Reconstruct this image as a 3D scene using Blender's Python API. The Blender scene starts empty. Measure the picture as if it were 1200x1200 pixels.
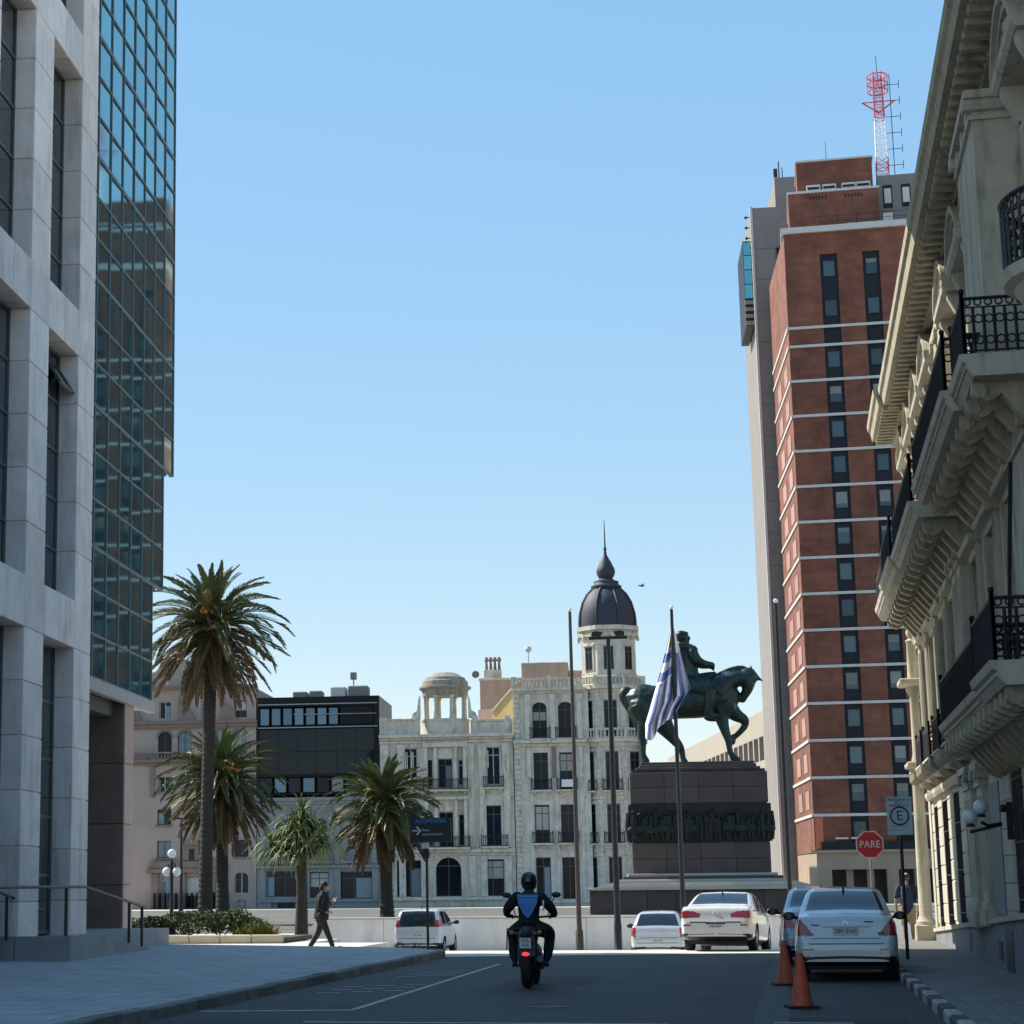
import bpy, bmesh, math, random
from mathutils import Vector, Matrix, Euler
from math import sin, cos, pi, radians as R, sqrt
random.seed(7)
scn = bpy.context.scene
COL = scn.collection
# ---------------------------------------------------------------- camera
def make_camera():
    yaw, pitch, roll = R(11.9365), R(10.605), R(0.6)
    f = Vector((0, cos(pitch), sin(pitch))); u = Vector((0, -sin(pitch), cos(pitch))); r = Vector((1, 0, 0))
    r2 = cos(roll)*r - sin(roll)*u; u2 = sin(roll)*r + cos(roll)*u
    Y = Matrix.Rotation(yaw, 3, 'Z')
    r2, u2, f = Y @ r2, Y @ u2, Y @ f
    m = Matrix(((r2.x, u2.x, -f.x, 0), (r2.y, u2.y, -f.y, 0), (r2.z, u2.z, -f.z, 1.6), (0, 0, 0, 1)))
    cd = bpy.data.cameras.new('camera'); c = bpy.data.objects.new('camera', cd); COL.objects.link(c)
    c.matrix_world = m
    cd.sensor_width = 36; cd.sensor_fit = 'HORIZONTAL'; cd.lens = 70.5; cd.shift_x = 0.15
    cd.clip_start = 0.1; cd.clip_end = 8000
    scn.camera = c
make_camera()
# ---------------------------------------------------------------- sky, sun, exposure
SUN_EL = R(45); SUN_TO = Vector((-1.0, 0.36, 0)).normalized()      # horizontal direction towards the sun
w = bpy.data.worlds.new('World'); scn.world = w; w.use_nodes = True
nt = w.node_tree; nt.nodes.clear()
sky = nt.nodes.new('ShaderNodeTexSky'); sky.sky_type = 'NISHITA'; sky.sun_disc = False
sky.sun_elevation = SUN_EL; sky.sun_rotation = math.atan2(SUN_TO.x, SUN_TO.y)
sky.air_density = 1.0; sky.dust_density = 0.1; sky.ozone_density = 1.6; sky.altitude = 10
bg = nt.nodes.new('ShaderNodeBackground'); bg.inputs[1].default_value = 0.15
wo = nt.nodes.new('ShaderNodeOutputWorld')
gam = nt.nodes.new('ShaderNodeGamma'); gam.inputs[1].default_value = .2                 # evener sky, as a phone camera records it
hsv = nt.nodes.new('ShaderNodeHueSaturation'); hsv.inputs['Saturation'].default_value = 3.6; hsv.inputs['Value'].default_value = 2.72
nt.links.new(sky.outputs[0], gam.inputs[0]); nt.links.new(gam.outputs[0], hsv.inputs['Color']); nt.links.new(hsv.outputs[0], bg.inputs[0]); nt.links.new(bg.outputs[0], wo.inputs[0])
sd = bpy.data.lights.new('sun', 'SUN'); sd.energy = 5.0; sd.angle = R(0.53); sd.color = (1.0, 0.93, 0.82)
so = bpy.data.objects.new('sun', sd); COL.objects.link(so)
sv = Vector((SUN_TO.x*cos(SUN_EL), SUN_TO.y*cos(SUN_EL), sin(SUN_EL)))
so.rotation_euler = sv.to_track_quat('Z', 'Y').to_euler(); so.location = (-60, 20, 90)
scn.view_settings.view_transform = 'Standard'; scn.view_settings.look = 'None'
scn.view_settings.exposure = 0.7; scn.view_settings.gamma = 1.0; scn.view_settings.use_curve_mapping = False
# ---------------------------------------------------------------- materials
MATS = {}
def mat(name, col, rough=.8, var=.12, sc=1.5, bump=0., bsc=None, metal=0., spec=.5, rand=0., dirt=0., dirtcol=(.05, .045, .04), dsc=.6, stretch=None, ior=None, coat=0., emit=None, trans=0., tiles=None):
    if name in MATS: return MATS[name]
    m = bpy.data.materials.new(name); MATS[name] = m; m.use_nodes = True
    n = m.node_tree.nodes; l = m.node_tree.links
    p = n['Principled BSDF']
    p.inputs['Roughness'].default_value = rough; p.inputs['Metallic'].default_value = metal
    p.inputs['Specular IOR Level'].default_value = spec
    if ior: p.inputs['IOR'].default_value = ior
    if coat: p.inputs['Coat Weight'].default_value = coat; p.inputs['Coat Roughness'].default_value = .05
    if trans: p.inputs['Transmission Weight'].default_value = trans
    g = n.new('ShaderNodeNewGeometry')
    vec = g.outputs['Position']
    if stretch:
        mp = n.new('ShaderNodeMapping'); mp.inputs['Scale'].default_value = stretch; l.new(vec, mp.inputs[0]); vec = mp.outputs[0]
    c = (*col, 1)
    out = None
    def mixc(fac, a, b):
        x = n.new('ShaderNodeMix'); x.data_type = 'RGBA'
        if hasattr(fac, 'is_output'): l.new(fac, x.inputs[0])
        else: x.inputs[0].default_value = fac
        for v, i in ((a, 6), (b, 7)):
            if hasattr(v, 'is_output'): l.new(v, x.inputs[i])
            else: x.inputs[i].default_value = v
        return x.outputs[2]
    if var > 0:
        t = n.new('ShaderNodeTexNoise'); t.inputs['Scale'].default_value = sc; t.inputs['Detail'].default_value = 6; t.inputs['Roughness'].default_value = .65
        l.new(vec, t.inputs['Vector'])
        mr = n.new('ShaderNodeMapRange'); mr.inputs[1].default_value = .3; mr.inputs[2].default_value = .7; l.new(t.outputs[0], mr.inputs[0])
        out = mixc(mr.outputs[0], tuple(x*(1-var) for x in col)+(1,), tuple(min(1, x*(1+var)) for x in col)+(1,))
    if tiles:
        bt = n.new('ShaderNodeTexBrick'); bt.inputs['Scale'].default_value = 1.; bt.inputs['Brick Width'].default_value = tiles[0]; bt.inputs['Row Height'].default_value = tiles[1]; bt.inputs['Mortar Size'].default_value = tiles[2]; bt.inputs['Mortar Smooth'].default_value = .2
        bt.inputs['Color1'].default_value = (1, 1, 1, 1); bt.inputs['Color2'].default_value = (.86, .86, .86, 1); bt.inputs['Mortar'].default_value = (.55, .55, .55, 1); 
        if len(tiles) > 3:
            sx = n.new('ShaderNodeSeparateXYZ'); cx_ = n.new('ShaderNodeCombineXYZ'); ad = n.new('ShaderNodeMath'); l.new(g.outputs['Position'], sx.inputs[0]); l.new(sx.outputs[0], ad.inputs[0]); l.new(sx.outputs[1], ad.inputs[1]); l.new(ad.outputs[0], cx_.inputs[0]); l.new(sx.outputs[2], cx_.inputs[1]); l.new(cx_.outputs[0], bt.inputs['Vector'])
            bt.inputs['Color2'].default_value = (tiles[3],)*3+(1,); bt.inputs['Mortar'].default_value = (tiles[4],)*3+(1,)
        else: l.new(g.outputs['Position'], bt.inputs['Vector'])
        mu = n.new('ShaderNodeMix'); mu.data_type = 'RGBA'; mu.blend_type = 'MULTIPLY'; mu.inputs[0].default_value = 1.
        if out: l.new(out, mu.inputs[6])
        else: mu.inputs[6].default_value = c
        l.new(bt.outputs['Color'], mu.inputs[7]); out = mu.outputs[2]
    if dirt > 0:
        t2 = n.new('ShaderNodeTexNoise'); t2.inputs['Scale'].default_value = dsc; t2.inputs['Detail'].default_value = 8; t2.inputs['Roughness'].default_value = .7
        mp2 = n.new('ShaderNodeMapping'); mp2.inputs['Scale'].default_value = (2.2, 2.2, .45); l.new(g.outputs['Position'], mp2.inputs[0]); l.new(mp2.outputs[0], t2.inputs['Vector'])
        mr2 = n.new('ShaderNodeMapRange'); mr2.inputs[1].default_value = .5; mr2.inputs[2].default_value = .72; mr2.inputs[4].default_value = dirt; l.new(t2.outputs[0], mr2.inputs[0])
        out = mixc(mr2.outputs[0], out if out else c, (*dirtcol, 1))
    if rand > 0:
        oi = n.new('ShaderNodeObjectInfo'); mr3 = n.new('ShaderNodeMapRange'); mr3.inputs[3].default_value = 1-rand; mr3.inputs[4].default_value = 1+rand
        l.new(oi.outputs['Random'], mr3.inputs[0])
        hs = n.new('ShaderNodeHueSaturation'); l.new(mr3.outputs[0], hs.inputs['Value'])
        if out: l.new(out, hs.inputs['Color'])
        else: hs.inputs['Color'].default_value = c
        out = hs.outputs[0]
    if out: l.new(out, p.inputs['Base Color'])
    else: p.inputs['Base Color'].default_value = c
    if bump > 0:
        t3 = n.new('ShaderNodeTexNoise'); t3.inputs['Scale'].default_value = bsc or sc*6; t3.inputs['Detail'].default_value = 5; l.new(vec, t3.inputs['Vector'])
        b = n.new('ShaderNodeBump'); b.inputs['Strength'].default_value = bump; b.inputs['Distance'].default_value = .03; l.new(t3.outputs[0], b.inputs['Height']); l.new(b.outputs[0], p.inputs['Normal'])
    if emit: p.inputs['Emission Color'].default_value = (*emit[0], 1); p.inputs['Emission Strength'].default_value = emit[1]
    return m
# ---------------------------------------------------------------- mesh collector
class MB:
    def __init__(s): s.v = []; s.f = []
    def add(s, v, f):
        o = len(s.v); s.v += [tuple(p) for p in v]; s.f += [tuple(i+o for i in q) for q in f]; return s
    def quad(s, a, b, c, d): return s.add([a, b, c, d], [(0, 1, 2, 3)])
    def box(s, x0, y0, z0, x1, y1, z1):
        if x0 > x1: x0, x1 = x1, x0
        if y0 > y1: y0, y1 = y1, y0
        if z0 > z1: z0, z1 = z1, z0
        return s.add([(x0, y0, z0), (x1, y0, z0), (x1, y1, z0), (x0, y1, z0), (x0, y0, z1), (x1, y0, z1), (x1, y1, z1), (x0, y1, z1)],
                     [(0, 3, 2, 1), (4, 5, 6, 7), (0, 1, 5, 4), (1, 2, 6, 5), (2, 3, 7, 6), (3, 0, 4, 7)])
    def prism(s, poly, ax, a, b):       # poly in the two other axes (cyclic order), extruded along ax from a to b
        n = len(poly)
        def P(p, t): return {'x': (t, p[0], p[1]), 'y': (p[0], t, p[1]), 'z': (p[0], p[1], t)}[ax]
        v = [P(p, a) for p in poly]+[P(p, b) for p in poly]
        return s.add(v, [tuple(range(n))[::-1], tuple(range(n, 2*n))]+[(i, (i+1) % n, n+(i+1) % n, n+i) for i in range(n)])
    def cyl(s, p0, p1, r0, r1=None, n=10): return s.tube([p0, p1], [r0, r0 if r1 is None else r1], n)
    def tube(s, pts, rad, n=8, flat=1., cap=True):
        pts = [Vector(p) for p in pts]
        if not isinstance(rad, (list, tuple)): rad = [rad]*len(pts)
        v = []; f = []; prev = None
        for i, p in enumerate(pts):
            t = (pts[min(i+1, len(pts)-1)]-pts[max(i-1, 0)])
            if t.length < 1e-9: t = Vector((0, 0, 1))
            t.normalize()
            if prev is None:
                a = Vector((0, 0, 1)) if abs(t.z) < .9 else Vector((1, 0, 0))
                e1 = t.cross(a).normalized()
            else:
                e1 = (prev-t*prev.dot(t)).normalized()
            prev = e1; e2 = t.cross(e1)
            for k in range(n):
                an = 2*pi*k/n
                v.append(p+e1*(rad[i]*cos(an))+e2*(rad[i]*flat*sin(an)))
        for i in range(len(pts)-1):
            for k in range(n): f.append((i*n+k, i*n+(k+1) % n, (i+1)*n+(k+1) % n, (i+1)*n+k))
        if cap: f.append(tuple(range(n))[::-1]); f.append(tuple((len(pts)-1)*n+k for k in range(n)))
        return s.add(v, f)
    def lathe(s, prof, c=(0, 0, 0), n=16, a0=0., a1=2*pi):
        full = abs(a1-a0-2*pi) < 1e-6; m = n if full else n+1
        v = [(c[0]+r*cos(a0+(a1-a0)*k/n), c[1]+r*sin(a0+(a1-a0)*k/n), c[2]+z) for r, z in prof for k in range(m)]
        f = [(i*m+k, i*m+(k+1) % m, (i+1)*m+(k+1) % m, (i+1)*m+k) for i in range(len(prof)-1) for k in range(n)]
        return s.add(v, f)
    def ball(s, c, r, n=12, sc=(1, 1, 1)):
        v = []; f = []; h = n//2
        for i in range(h+1):
            a = -pi/2+pi*i/h
            for k in range(n): v.append((c[0]+r*sc[0]*cos(a)*cos(2*pi*k/n), c[1]+r*sc[1]*cos(a)*sin(2*pi*k/n), c[2]+r*sc[2]*sin(a)))
        for i in range(h):
            for k in range(n): f.append((i*n+k, i*n+(k+1) % n, (i+1)*n+(k+1) % n, (i+1)*n+k))
        return s.add(v, f)
    def move(s, dx=0, dy=0, dz=0, rz=0, sc=1):
        c, q = cos(rz), sin(rz)
        s.v = [((x*c-y*q)*sc+dx, (x*q+y*c)*sc+dy, z*sc+dz) for x, y, z in s.v]; return s
    def mesh(s, name, m, smooth=False, angle=None):
        me = bpy.data.meshes.new(name); me.from_pydata(s.v, [], s.f)
        bm = bmesh.new(); bm.from_mesh(me); bmesh.ops.recalc_face_normals(bm, faces=bm.faces); bm.to_mesh(me); bm.free()
        me.materials.append(m)
        if smooth:
            me.polygons.foreach_set('use_smooth', [True]*len(me.polygons))
            if angle: me.set_sharp_from_angle(angle=R(angle))
        me.update(); return me
    def obj(s, name, m, parent=None, loc=(0, 0, 0), rz=0, smooth=False, angle=40, rot=None):
        return put(name, s.mesh(name, m, smooth, angle), parent, loc, rz, rot)
def put(name, me, parent=None, loc=(0, 0, 0), rz=0, rot=None, scale=None):
    o = bpy.data.objects.new(name, me); COL.objects.link(o)
    o.location = loc; o.rotation_euler = rot if rot else (0, 0, rz)
    if scale: o.scale = scale
    if parent: o.parent = parent
    return o
def thing(name, label, cat, loc=(0, 0, 0), rz=0, group=None):
    o = bpy.data.objects.new(name, None); COL.objects.link(o); o.empty_display_size = .2
    o.location = loc; o.rotation_euler = (0, 0, rz); o['label'] = label; o['category'] = cat
    if group: o['group'] = group
    return o
def tag(o, label, cat, group=None):
    o['label'] = label; o['category'] = cat
    if group: o['group'] = group
    return o
def struct(o, label=None):
    o['kind'] = 'structure'
    o['label'] = label or o.name; o['category'] = o.name.split('.')[0].replace('_', ' ')
    return o
def stuff(o): o['kind'] = 'stuff'; return o
CM = {}
def cbox(sx, sy, sz, m, c=.01):         # cached chamfered box, origin at its centre
    key = ('cb', round(sx, 3), round(sy, 3), round(sz, 3), m.name, c)
    if key in CM: return CM[key]
    v = []; h = (sx/2, sy/2, sz/2)
    bm = bmesh.new(); bmesh.ops.create_cube(bm, size=1)
    for q in bm.verts: q.co = Vector((q.co.x*sx, q.co.y*sy, q.co.z*sz))
    if c > 0: bmesh.ops.bevel(bm, geom=bm.edges[:], offset=min(c, .4*min(sx, sy, sz)), segments=1, affect='EDGES')
    me = bpy.data.meshes.new('box'); bm.to_mesh(me); bm.free(); me.materials.append(m); CM[key] = me
    return me
def piece(name, m, parent, x0, y0, z0, x1, y1, z1, c=.01):   # a block given by its corners, mesh shared with equal blocks
    return put(name, cbox(abs(x1-x0), abs(y1-y0), abs(z1-z0), m, c), parent, ((x0+x1)/2, (y0+y1)/2, (z0+z1)/2))
def cached(key, fn):
    if key not in CM: CM[key] = fn()
    return CM[key]
# wall in local x (along), z (up); front at y=yf, openings (x0,z0,x1,z1,arch) with reveals of depth d
def wall(mb, x0, x1, z0, z1, ops, yf=0., d=.25, back=None):
    xs = sorted({x0, x1, *[o[0] for o in ops], *[o[2] for o in ops]}); zs = sorted({z0, z1, *[o[1] for o in ops], *[o[3] for o in ops]})
    xs = [x for x in xs if x0-1e-6 <= x <= x1+1e-6]; zs = [z for z in zs if z0-1e-6 <= z <= z1+1e-6]
    for i in range(len(xs)-1):
        run = None
        for j in range(len(zs)-1):
            cx, cz = (xs[i]+xs[i+1])/2, (zs[j]+zs[j+1])/2
            hole = any(o[0] < cx < o[2] and o[1] < cz < o[3] for o in ops)
            if not hole:
                if run is None: run = zs[j]
            if (hole or j == len(zs)-2) and run is not None:
                e = zs[j] if hole else zs[j+1]
                mb.quad((xs[i], yf, run), (xs[i+1], yf, run), (xs[i+1], yf, e), (xs[i], yf, e)); run = None
    for o in ops:
        a, b, c, e = o[:4]
        mb.quad((a, yf, b), (a, yf+d, b), (a, yf+d, e), (a, yf, e)); mb.quad((c, yf, b), (c, yf, e), (c, yf+d, e), (c, yf+d, b))
        mb.quad((a, yf, b), (c, yf, b), (c, yf+d, b), (a, yf+d, b)); mb.quad((a, yf, e), (a, yf+d, e), (c, yf+d, e), (c, yf, e))
        if len(o) > 4 and o[4]:
            r = (c-a)/2; rise = min(r, o[4]); k = 8; cx = (a+c)/2; zc = e-rise
            pts = [(cx-r*cos(pi*t/k), zc+rise*sin(pi*t/k)) for t in range(k+1)]
            for t in range(k):
                p, q = pts[t], pts[t+1]
                mb.quad((p[0], yf, p[1]), (q[0], yf, q[1]), (q[0], yf, e), (p[0], yf, e))
                mb.quad((p[0], yf, p[1]), (p[0], yf+d, p[1]), (q[0], yf+d, q[1]), (q[0], yf, q[1]))
    return mb
def win_mesh(w, h, nx, nz, m, t=.06, dep=.06, transom=None):
    def mk():
        b = MB(); b.box(0, 0, 0, t, dep, h); b.box(w-t, 0, 0, w, dep, h); b.box(t, 0, 0, w-t, dep, t); b.box(t, 0, h-t, w-t, dep, h)
        for i in range(1, nx): b.box(w*i/nx-t/2, .004, t, w*i/nx+t/2, dep-.004, h-t)
        for j in range(1, nz): b.box(t, .008, h*j/nz-t/2, w-t, dep-.008, h*j/nz+t/2)
        if transom: b.box(t, -.006, h*transom-t/2, w-t, dep-.01, h*transom+t/2)
        return b.mesh('window', m)
    return cached(('win', round(w, 3), round(h, 3), nx, nz, m.name, t, transom), mk)
def window(parent, x, z, w, h, y, mf, mg, nx=2, nz=1, t=.06, transom=None, name='window'):
    o = put(name, win_mesh(w, h, nx, nz, mf, t, .06, transom), parent, (x, y, z))
    put('pane', cached(('pane', round(w, 3), round(h, 3), mg.name), lambda: MB().box(0, 0, 0, w, .012, h).mesh('pane', mg)), o, (0, .035, 0))
    return o
def rail_mesh(w, h, m, dep=0., pitch=.12, fancy=0, key=''):       # iron railing: front of width w, returns of depth dep
    def mk():
        b = MB(); segs = [((0, 0), (w, 0))]
        if dep: segs += [((0, 0), (0, dep)), ((w, 0), (w, dep))]
        for (ax, ay), (bx, by) in segs:
            L = math.hypot(bx-ax, by-ay); ux, uy = (bx-ax)/L, (by-ay)/L
            for z, r in ((.05, .014 if key != 'f' else .03), (h-.02, .026 if key != 'f' else .04), (h*.82, .012 if key != 'f' else .025)): b.cyl((ax, ay, z), (bx, by, z), r, n=5)
            n = max(2, int(L/pitch))
            for i in range(n+1):
                x, y = ax+ux*L*i/n, ay+uy*L*i/n
                b.cyl((x, y, .03), (x, y, h*.82), (.02 if key == 'f' else .009)+.012*fancy, n=4)
                if fancy and i < n:
                    xm, ym = ax+ux*L*(i+.5)/n, ay+uy*L*(i+.5)/n; q = L/n*.42
                    for zc, rr in ((h*.91, q*.8), (h*.62, q), (h*.25, q)):
                        b.tube([(xm+ux*rr*cos(2*pi*k/8), ym+uy*rr*cos(2*pi*k/8), zc+min(rr, h*.09 if zc > h*.8 else rr*1.6)*sin(2*pi*k/8)) for k in range(9)], .012, 4, cap=False)
            for x, y in ((ax, ay), (bx, by)): b.cyl((x, y, 0), (x, y, h+.05), .028, n=6); b.ball((x, y, h+.08), .045, 6)
        return b.mesh('railing', m)
    return cached(('rail', round(w, 3), round(h, 3), m.name, round(dep, 3), pitch, fancy, key), mk)
TH = R(5.0)                               # the plaza's grid is turned 5 degrees against the street
RX = Vector((cos(TH), sin(TH), 0)); NN = Vector((-sin(TH), cos(TH), 0))
P0 = Vector((-22.43, 165., 0))
def plz(u, off=0., z=0.): p = P0+RX*u+NN*off; return Vector((p.x, p.y, z))
# common materials
DARKGLASS = mat('dark_glass', (.008, .010, .012), .06, 0, spec=.35, rand=.3)
IRON = mat('black_iron', (.012, .012, .014), .55, .2, 8)
STEEL = mat('brushed_steel', (.35, .36, .38), .35, .1, 6, metal=.8)
# ================================================================ ground
PAVE = mat('pale_plaza_paving', (.52, .49, .43), .85, .1, .8, .12, 12, dirt=.3, dirtcol=(.2, .18, .16), dsc=.15)
ASPH = mat('asphalt', (.036, .037, .039), .74, .35, .6, .45, 45, dirt=.8, dirtcol=(.020, .021, .023), dsc=.55)
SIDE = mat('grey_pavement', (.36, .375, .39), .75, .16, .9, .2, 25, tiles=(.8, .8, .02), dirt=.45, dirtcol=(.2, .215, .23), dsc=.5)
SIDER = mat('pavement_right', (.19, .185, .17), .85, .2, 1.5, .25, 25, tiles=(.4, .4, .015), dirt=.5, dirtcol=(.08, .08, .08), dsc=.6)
KERB = mat('granite_kerb', (.16, .155, .145), .85, .25, 5, .3, 30, rand=.3, dirt=.5)
KWHITE = mat('kerb_white_paint', (.36, .36, .34), .7, .25, 6, .2, 20, rand=.15, dirt=.6)
KBLACK = mat('kerb_bare_dark', (.05, .05, .05), .8, .2, 6, .2, 20, rand=.2)
PAINT = mat('road_paint', (.42, .42, .40), .75, .25, 4, dirt=.8, dirtcol=(.08, .08, .08), dsc=2.5)
def sheet(name, m, pts, z, lab=None):
    b = MB(); b.add([(x, y, z) for x, y in pts], [tuple(range(len(pts)))])
    return struct(b.obj(name, m), lab)
g = MB()                              # the crossing street beyond the crest lies lower than the plaza
XS = [-4000, -17.2, -14.4, -11.9, 200, 4000]; YS = [-3000, 52, 60, 64.5, 71.9, 6000]
def low(i, j): return (j in (1, 2) and i in (3,)) or (j == 2 and i == 2) or (j == 3 and i in (1, 2, 3))
def gz(i, j, y):
    if not low(i, j): return -.02
    return -.65 if j > 1 else -.02-.63*(y-52)/8
for i in range(5):
    for j in range(5):
        (xa, xb), (ya, yb) = XS[i:i+2], YS[j:j+2]
        g.quad((xa, ya, gz(i, j, ya)), (xb, ya, gz(i, j, ya)), (xb, yb, gz(i, j, yb)), (xa, yb, gz(i, j, yb)))
        if i < 4 and low(i, j) != low(i+1, j): g.quad((xb, ya, -.02), (xb, yb, -.02), (xb, yb, min(gz(i, j, yb), gz(i+1, j, yb))), (xb, ya, min(gz(i, j, ya), gz(i+1, j, ya))))
        if j < 4 and low(i, j) != low(i, j+1): g.quad((xa, yb, -.02), (xb, yb, -.02), (xb, yb, -.65), (xa, yb, -.65))
struct(g.obj('ground', PAVE), 'pale paved plaza ground reaching to the far buildings')
sheet('road', ASPH, [(-9, -30), (2.2, -30), (2.2, 49.3), (-2, 48.6), (-9, 46.8)], 0, 'dark asphalt street in the shade')
b = MB()                              # left pavement with a slight fall to the kerb and a rounded corner
rows = [(-30, -8.1), (20, -8.1), (46.6, -8.1)]+[(46.6+2.2*sin(a*pi/16), -10.3+2.2*cos(a*pi/16)) for a in range(1, 9)]
for (y0, x0), (y1, x1) in zip(rows[:-1], rows[1:]):
    zz = lambda x: .14+.018*min(8, max(0, -8.1-x))
    for xa, xb in ((0, -16.2), (-16.2, -80)):
        p = [(x0 if xa == 0 else xa, y0), (x1 if xa == 0 else xa, y1), (xb, y1), (xb, y0)]
        b.add([(x, y, zz(x)) for x, y in p], [(0, 1, 2, 3)])
b.add([(-10.3, 48.8, .18), (-16.2, 48.8, .284), (-80, 48.8, .284), (-80, 48.8, -.02), (-10.3, 48.8, -.02)], [(0, 1, 2, 3, 4)])
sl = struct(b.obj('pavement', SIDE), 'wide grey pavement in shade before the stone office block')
def kerb(parent, path, w, h, step, mats, gap=.012, j=.01):
    pts = [Vector((x, y, 0)) for x, y in path]; i = 0; k = 0; cur = pts[0].copy(); d = 0
    segs = []
    for a, c in zip(pts[:-1], pts[1:]): segs.append((a, c, (c-a).length))
    total = sum(s[2] for s in segs); t = 0
    def at(t):
        for a, c, L in segs:
            if t <= L: return a+(c-a)*(t/L)
            t -= L
        return pts[-1]
    while t+step*.5 < total:
        p, q = at(t), at(min(total, t+step)); dv = q-p; an = math.atan2(dv.y, dv.x)
        me = cbox(dv.length-gap if dv.length > .3 else dv.length, w, h+.1, mats[k % len(mats)], .02)
        c = (p+q)/2
        put('kerb_stone', me, parent, (c.x, c.y, (h-.1)/2+random.uniform(-j, j)), an+random.uniform(-.006, .006)); t += step; k += 1
kerb(sl, [(-8.02, 12), (-8.02, 46.6)]+[(-10.3+2.28*cos(a*pi/16), 46.6+2.28*sin(a*pi/16)) for a in range(1, 9)]+[(-16, 48.9)], .2, .15, 1.05, [KERB], j=.012)
b = MB(); b.box(1.8, -30, -.9, 9, 57.5, .125)
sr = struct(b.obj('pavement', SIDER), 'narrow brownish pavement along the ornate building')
kerb(sr, [(1.72, 12), (1.72, 57)], .17, .14, 1.0, [KWHITE, KBLACK])
PLZ = mat('plaza_grey_paving', (.105, .10, .085), .85, .25, .3, .1, 10)
sheet('plaza', PLZ, [(-90, 72.5), (60, 72.5), (60, 152), (-90, 152)], -.008, 'grey paved plaza between the low wall and the far houses')
# painted marks
def mark(pts, lab): return struct(MB().add([(x, y, .005) for x, y in pts], [tuple(range(len(pts)))]).obj('road_marking', PAINT), lab)
mark([(-5.76, 26.9), (-5.86, 26.9), (-6.12, 42.5), (-6.02, 42.5)], 'long white parking line on the asphalt')
mark([(-5.76, 26.8), (-5.76, 26.62), (-7.8, 26.3), (-7.8, 26.48)], 'short white line closing the parking bay')
mark([(-5.9, 24.45), (-5.9, 24.3), (-1.5, 24.1), (-1.5, 24.25)], 'white line painted across the street')
mark([(-.3, 24.4), (-.3, 24.55), (.6, 24.55), (.6, 24.4)], 'short white dash near the orange cones')
for i, (x, y, dx) in enumerate([(-7.3, 31, .9), (-7.1, 36.5, .6)]):
    b = MB()
    for k in range(9): xx = x+dx*(k % 3)*.5; yy = y+k*.32; b.add([(xx, yy, .005), (xx+.34, yy+.05, .005), (xx+.34, yy+.2, .005), (xx, yy+.15, .005)], [(0, 1, 2, 3)])
    struct(b.obj('road_marking', PAINT), ['worn white letters painted in the parking bay', 'faded zigzag paint near the kerb corner'][i])
PATCH = mat('asphalt_patch', (.075, .078, .08), .8, .2, 1, .3, 40)
struct(MB().add([(-.55, 24, .003), (-.12, 24, .003), (-.2, 48.6, .003), (-.5, 48.6, .003)], [(0, 1, 2, 3)]).obj('road_patch', PATCH), 'lighter lengthwise asphalt repair strip')
mh = struct(MB().lathe([(0, .006), (.31, .006), (.31, .004), (.35, .004), (.35, .007), (.36, .0)], (-3.3, 27.6, 0), 28).obj('manhole_cover', mat('cast_iron', (.03, .03, .032), .6, .3, 12, .4, 60)), 'round cast iron manhole cover in the street')
OLDP = mat('dark_asphalt_patch', (.026, .027, .03), .8, .25, 2, .4, 50)
for pts, lab in (([(-.5, 23.2), (1.2, 23.4), (1.25, 25.4), (-.45, 25.3)], 'dark square asphalt repair near the cones'), ([(-4.9, 33.5), (-3.4, 33.3), (-3.3, 36.4), (-4.8, 36.5)], 'dark asphalt repair under the motorcycle'), ([(-7.7, 20), (-6.2, 20), (-6.3, 24.8), (-7.7, 24.6)], 'dark asphalt repair along the left kerb')):
    struct(MB().add([(x, y, .0025) for x, y in pts], [(0, 1, 2, 3)]).obj('road_patch', OLDP), lab)
# low wall of the passage ramp beyond the crossing
WALLW = mat('rendered_wall', (.76, .70, .67), .85, .08, 1, .1, 14, dirt=.45, dirtcol=(.34, .31, .29), dsc=.5)
pw = thing('low_wall', 'long low pale rendered wall with a sloping end beyond the crossing', 'wall', (-8, 71.5, -.65))
L0, L1 = -9.9, 17.; seg = 2.4; x = L0+1.15
MB().prism([(L0, -.05), (L0+1.15-.01, -.05), (L0+1.15-.01, 1.13)], 'y', 0, .35).obj('end_panel', WALLW, pw)
while x < L1: piece('wall_panel', WALLW, pw, x, 0, -.05, x+seg-.012, .35, 1.13, .012); x += seg
piece('coping', mat('wall_coping', (.5, .47, .44), .8, .1, 2), pw, L0+1.15, -.03, 1.132, x, .38, 1.19, .01)
# ================================================================ left: stone office block with glass volume
STONE = mat('grey_stone_panel', (.74, .665, .62), .7, .13, 1.3, .1, 30, rand=.11, dirt=.6, dirtcol=(.36, .32, .3), dsc=1.3)
STONE2 = mat('platform_stone', (.27, .27, .27), .7, .12, 1.2, .1, 30, rand=.08, dirt=.3, dirtcol=(.12, .12, .12))
MULL = mat('mullion_metal', (.10, .125, .13), .4, 0, metal=.5)
WGLASS = mat('grey_window_glass', (.02, .028, .032), .08, 0, spec=.7, rand=.3)
CURT = mat('teal_curtain_glass', (.18, .45, .47), .035, 0, metal=.9, rand=.12, bump=.012, bsc=.9)
BROWN = mat('brown_granite', (.2, .135, .105), .5, .2, 2, .05, 30, rand=.15)
CORE = mat('dark_core', (.05, .055, .058), .6, .1, 1)
LB = thing('office_building', 'grey stone office block with deep pillars and a stepped teal glass volume', 'building', (-15.29, 42.05, 0), R(95))
FL = 6.65; BEAMS = [(6.87+FL*k, 7.9+FL*k) for k in range(6)]
PIL = [(-.3-3.85*k, 1.1-3.85*k) for k in range(7)]
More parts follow.
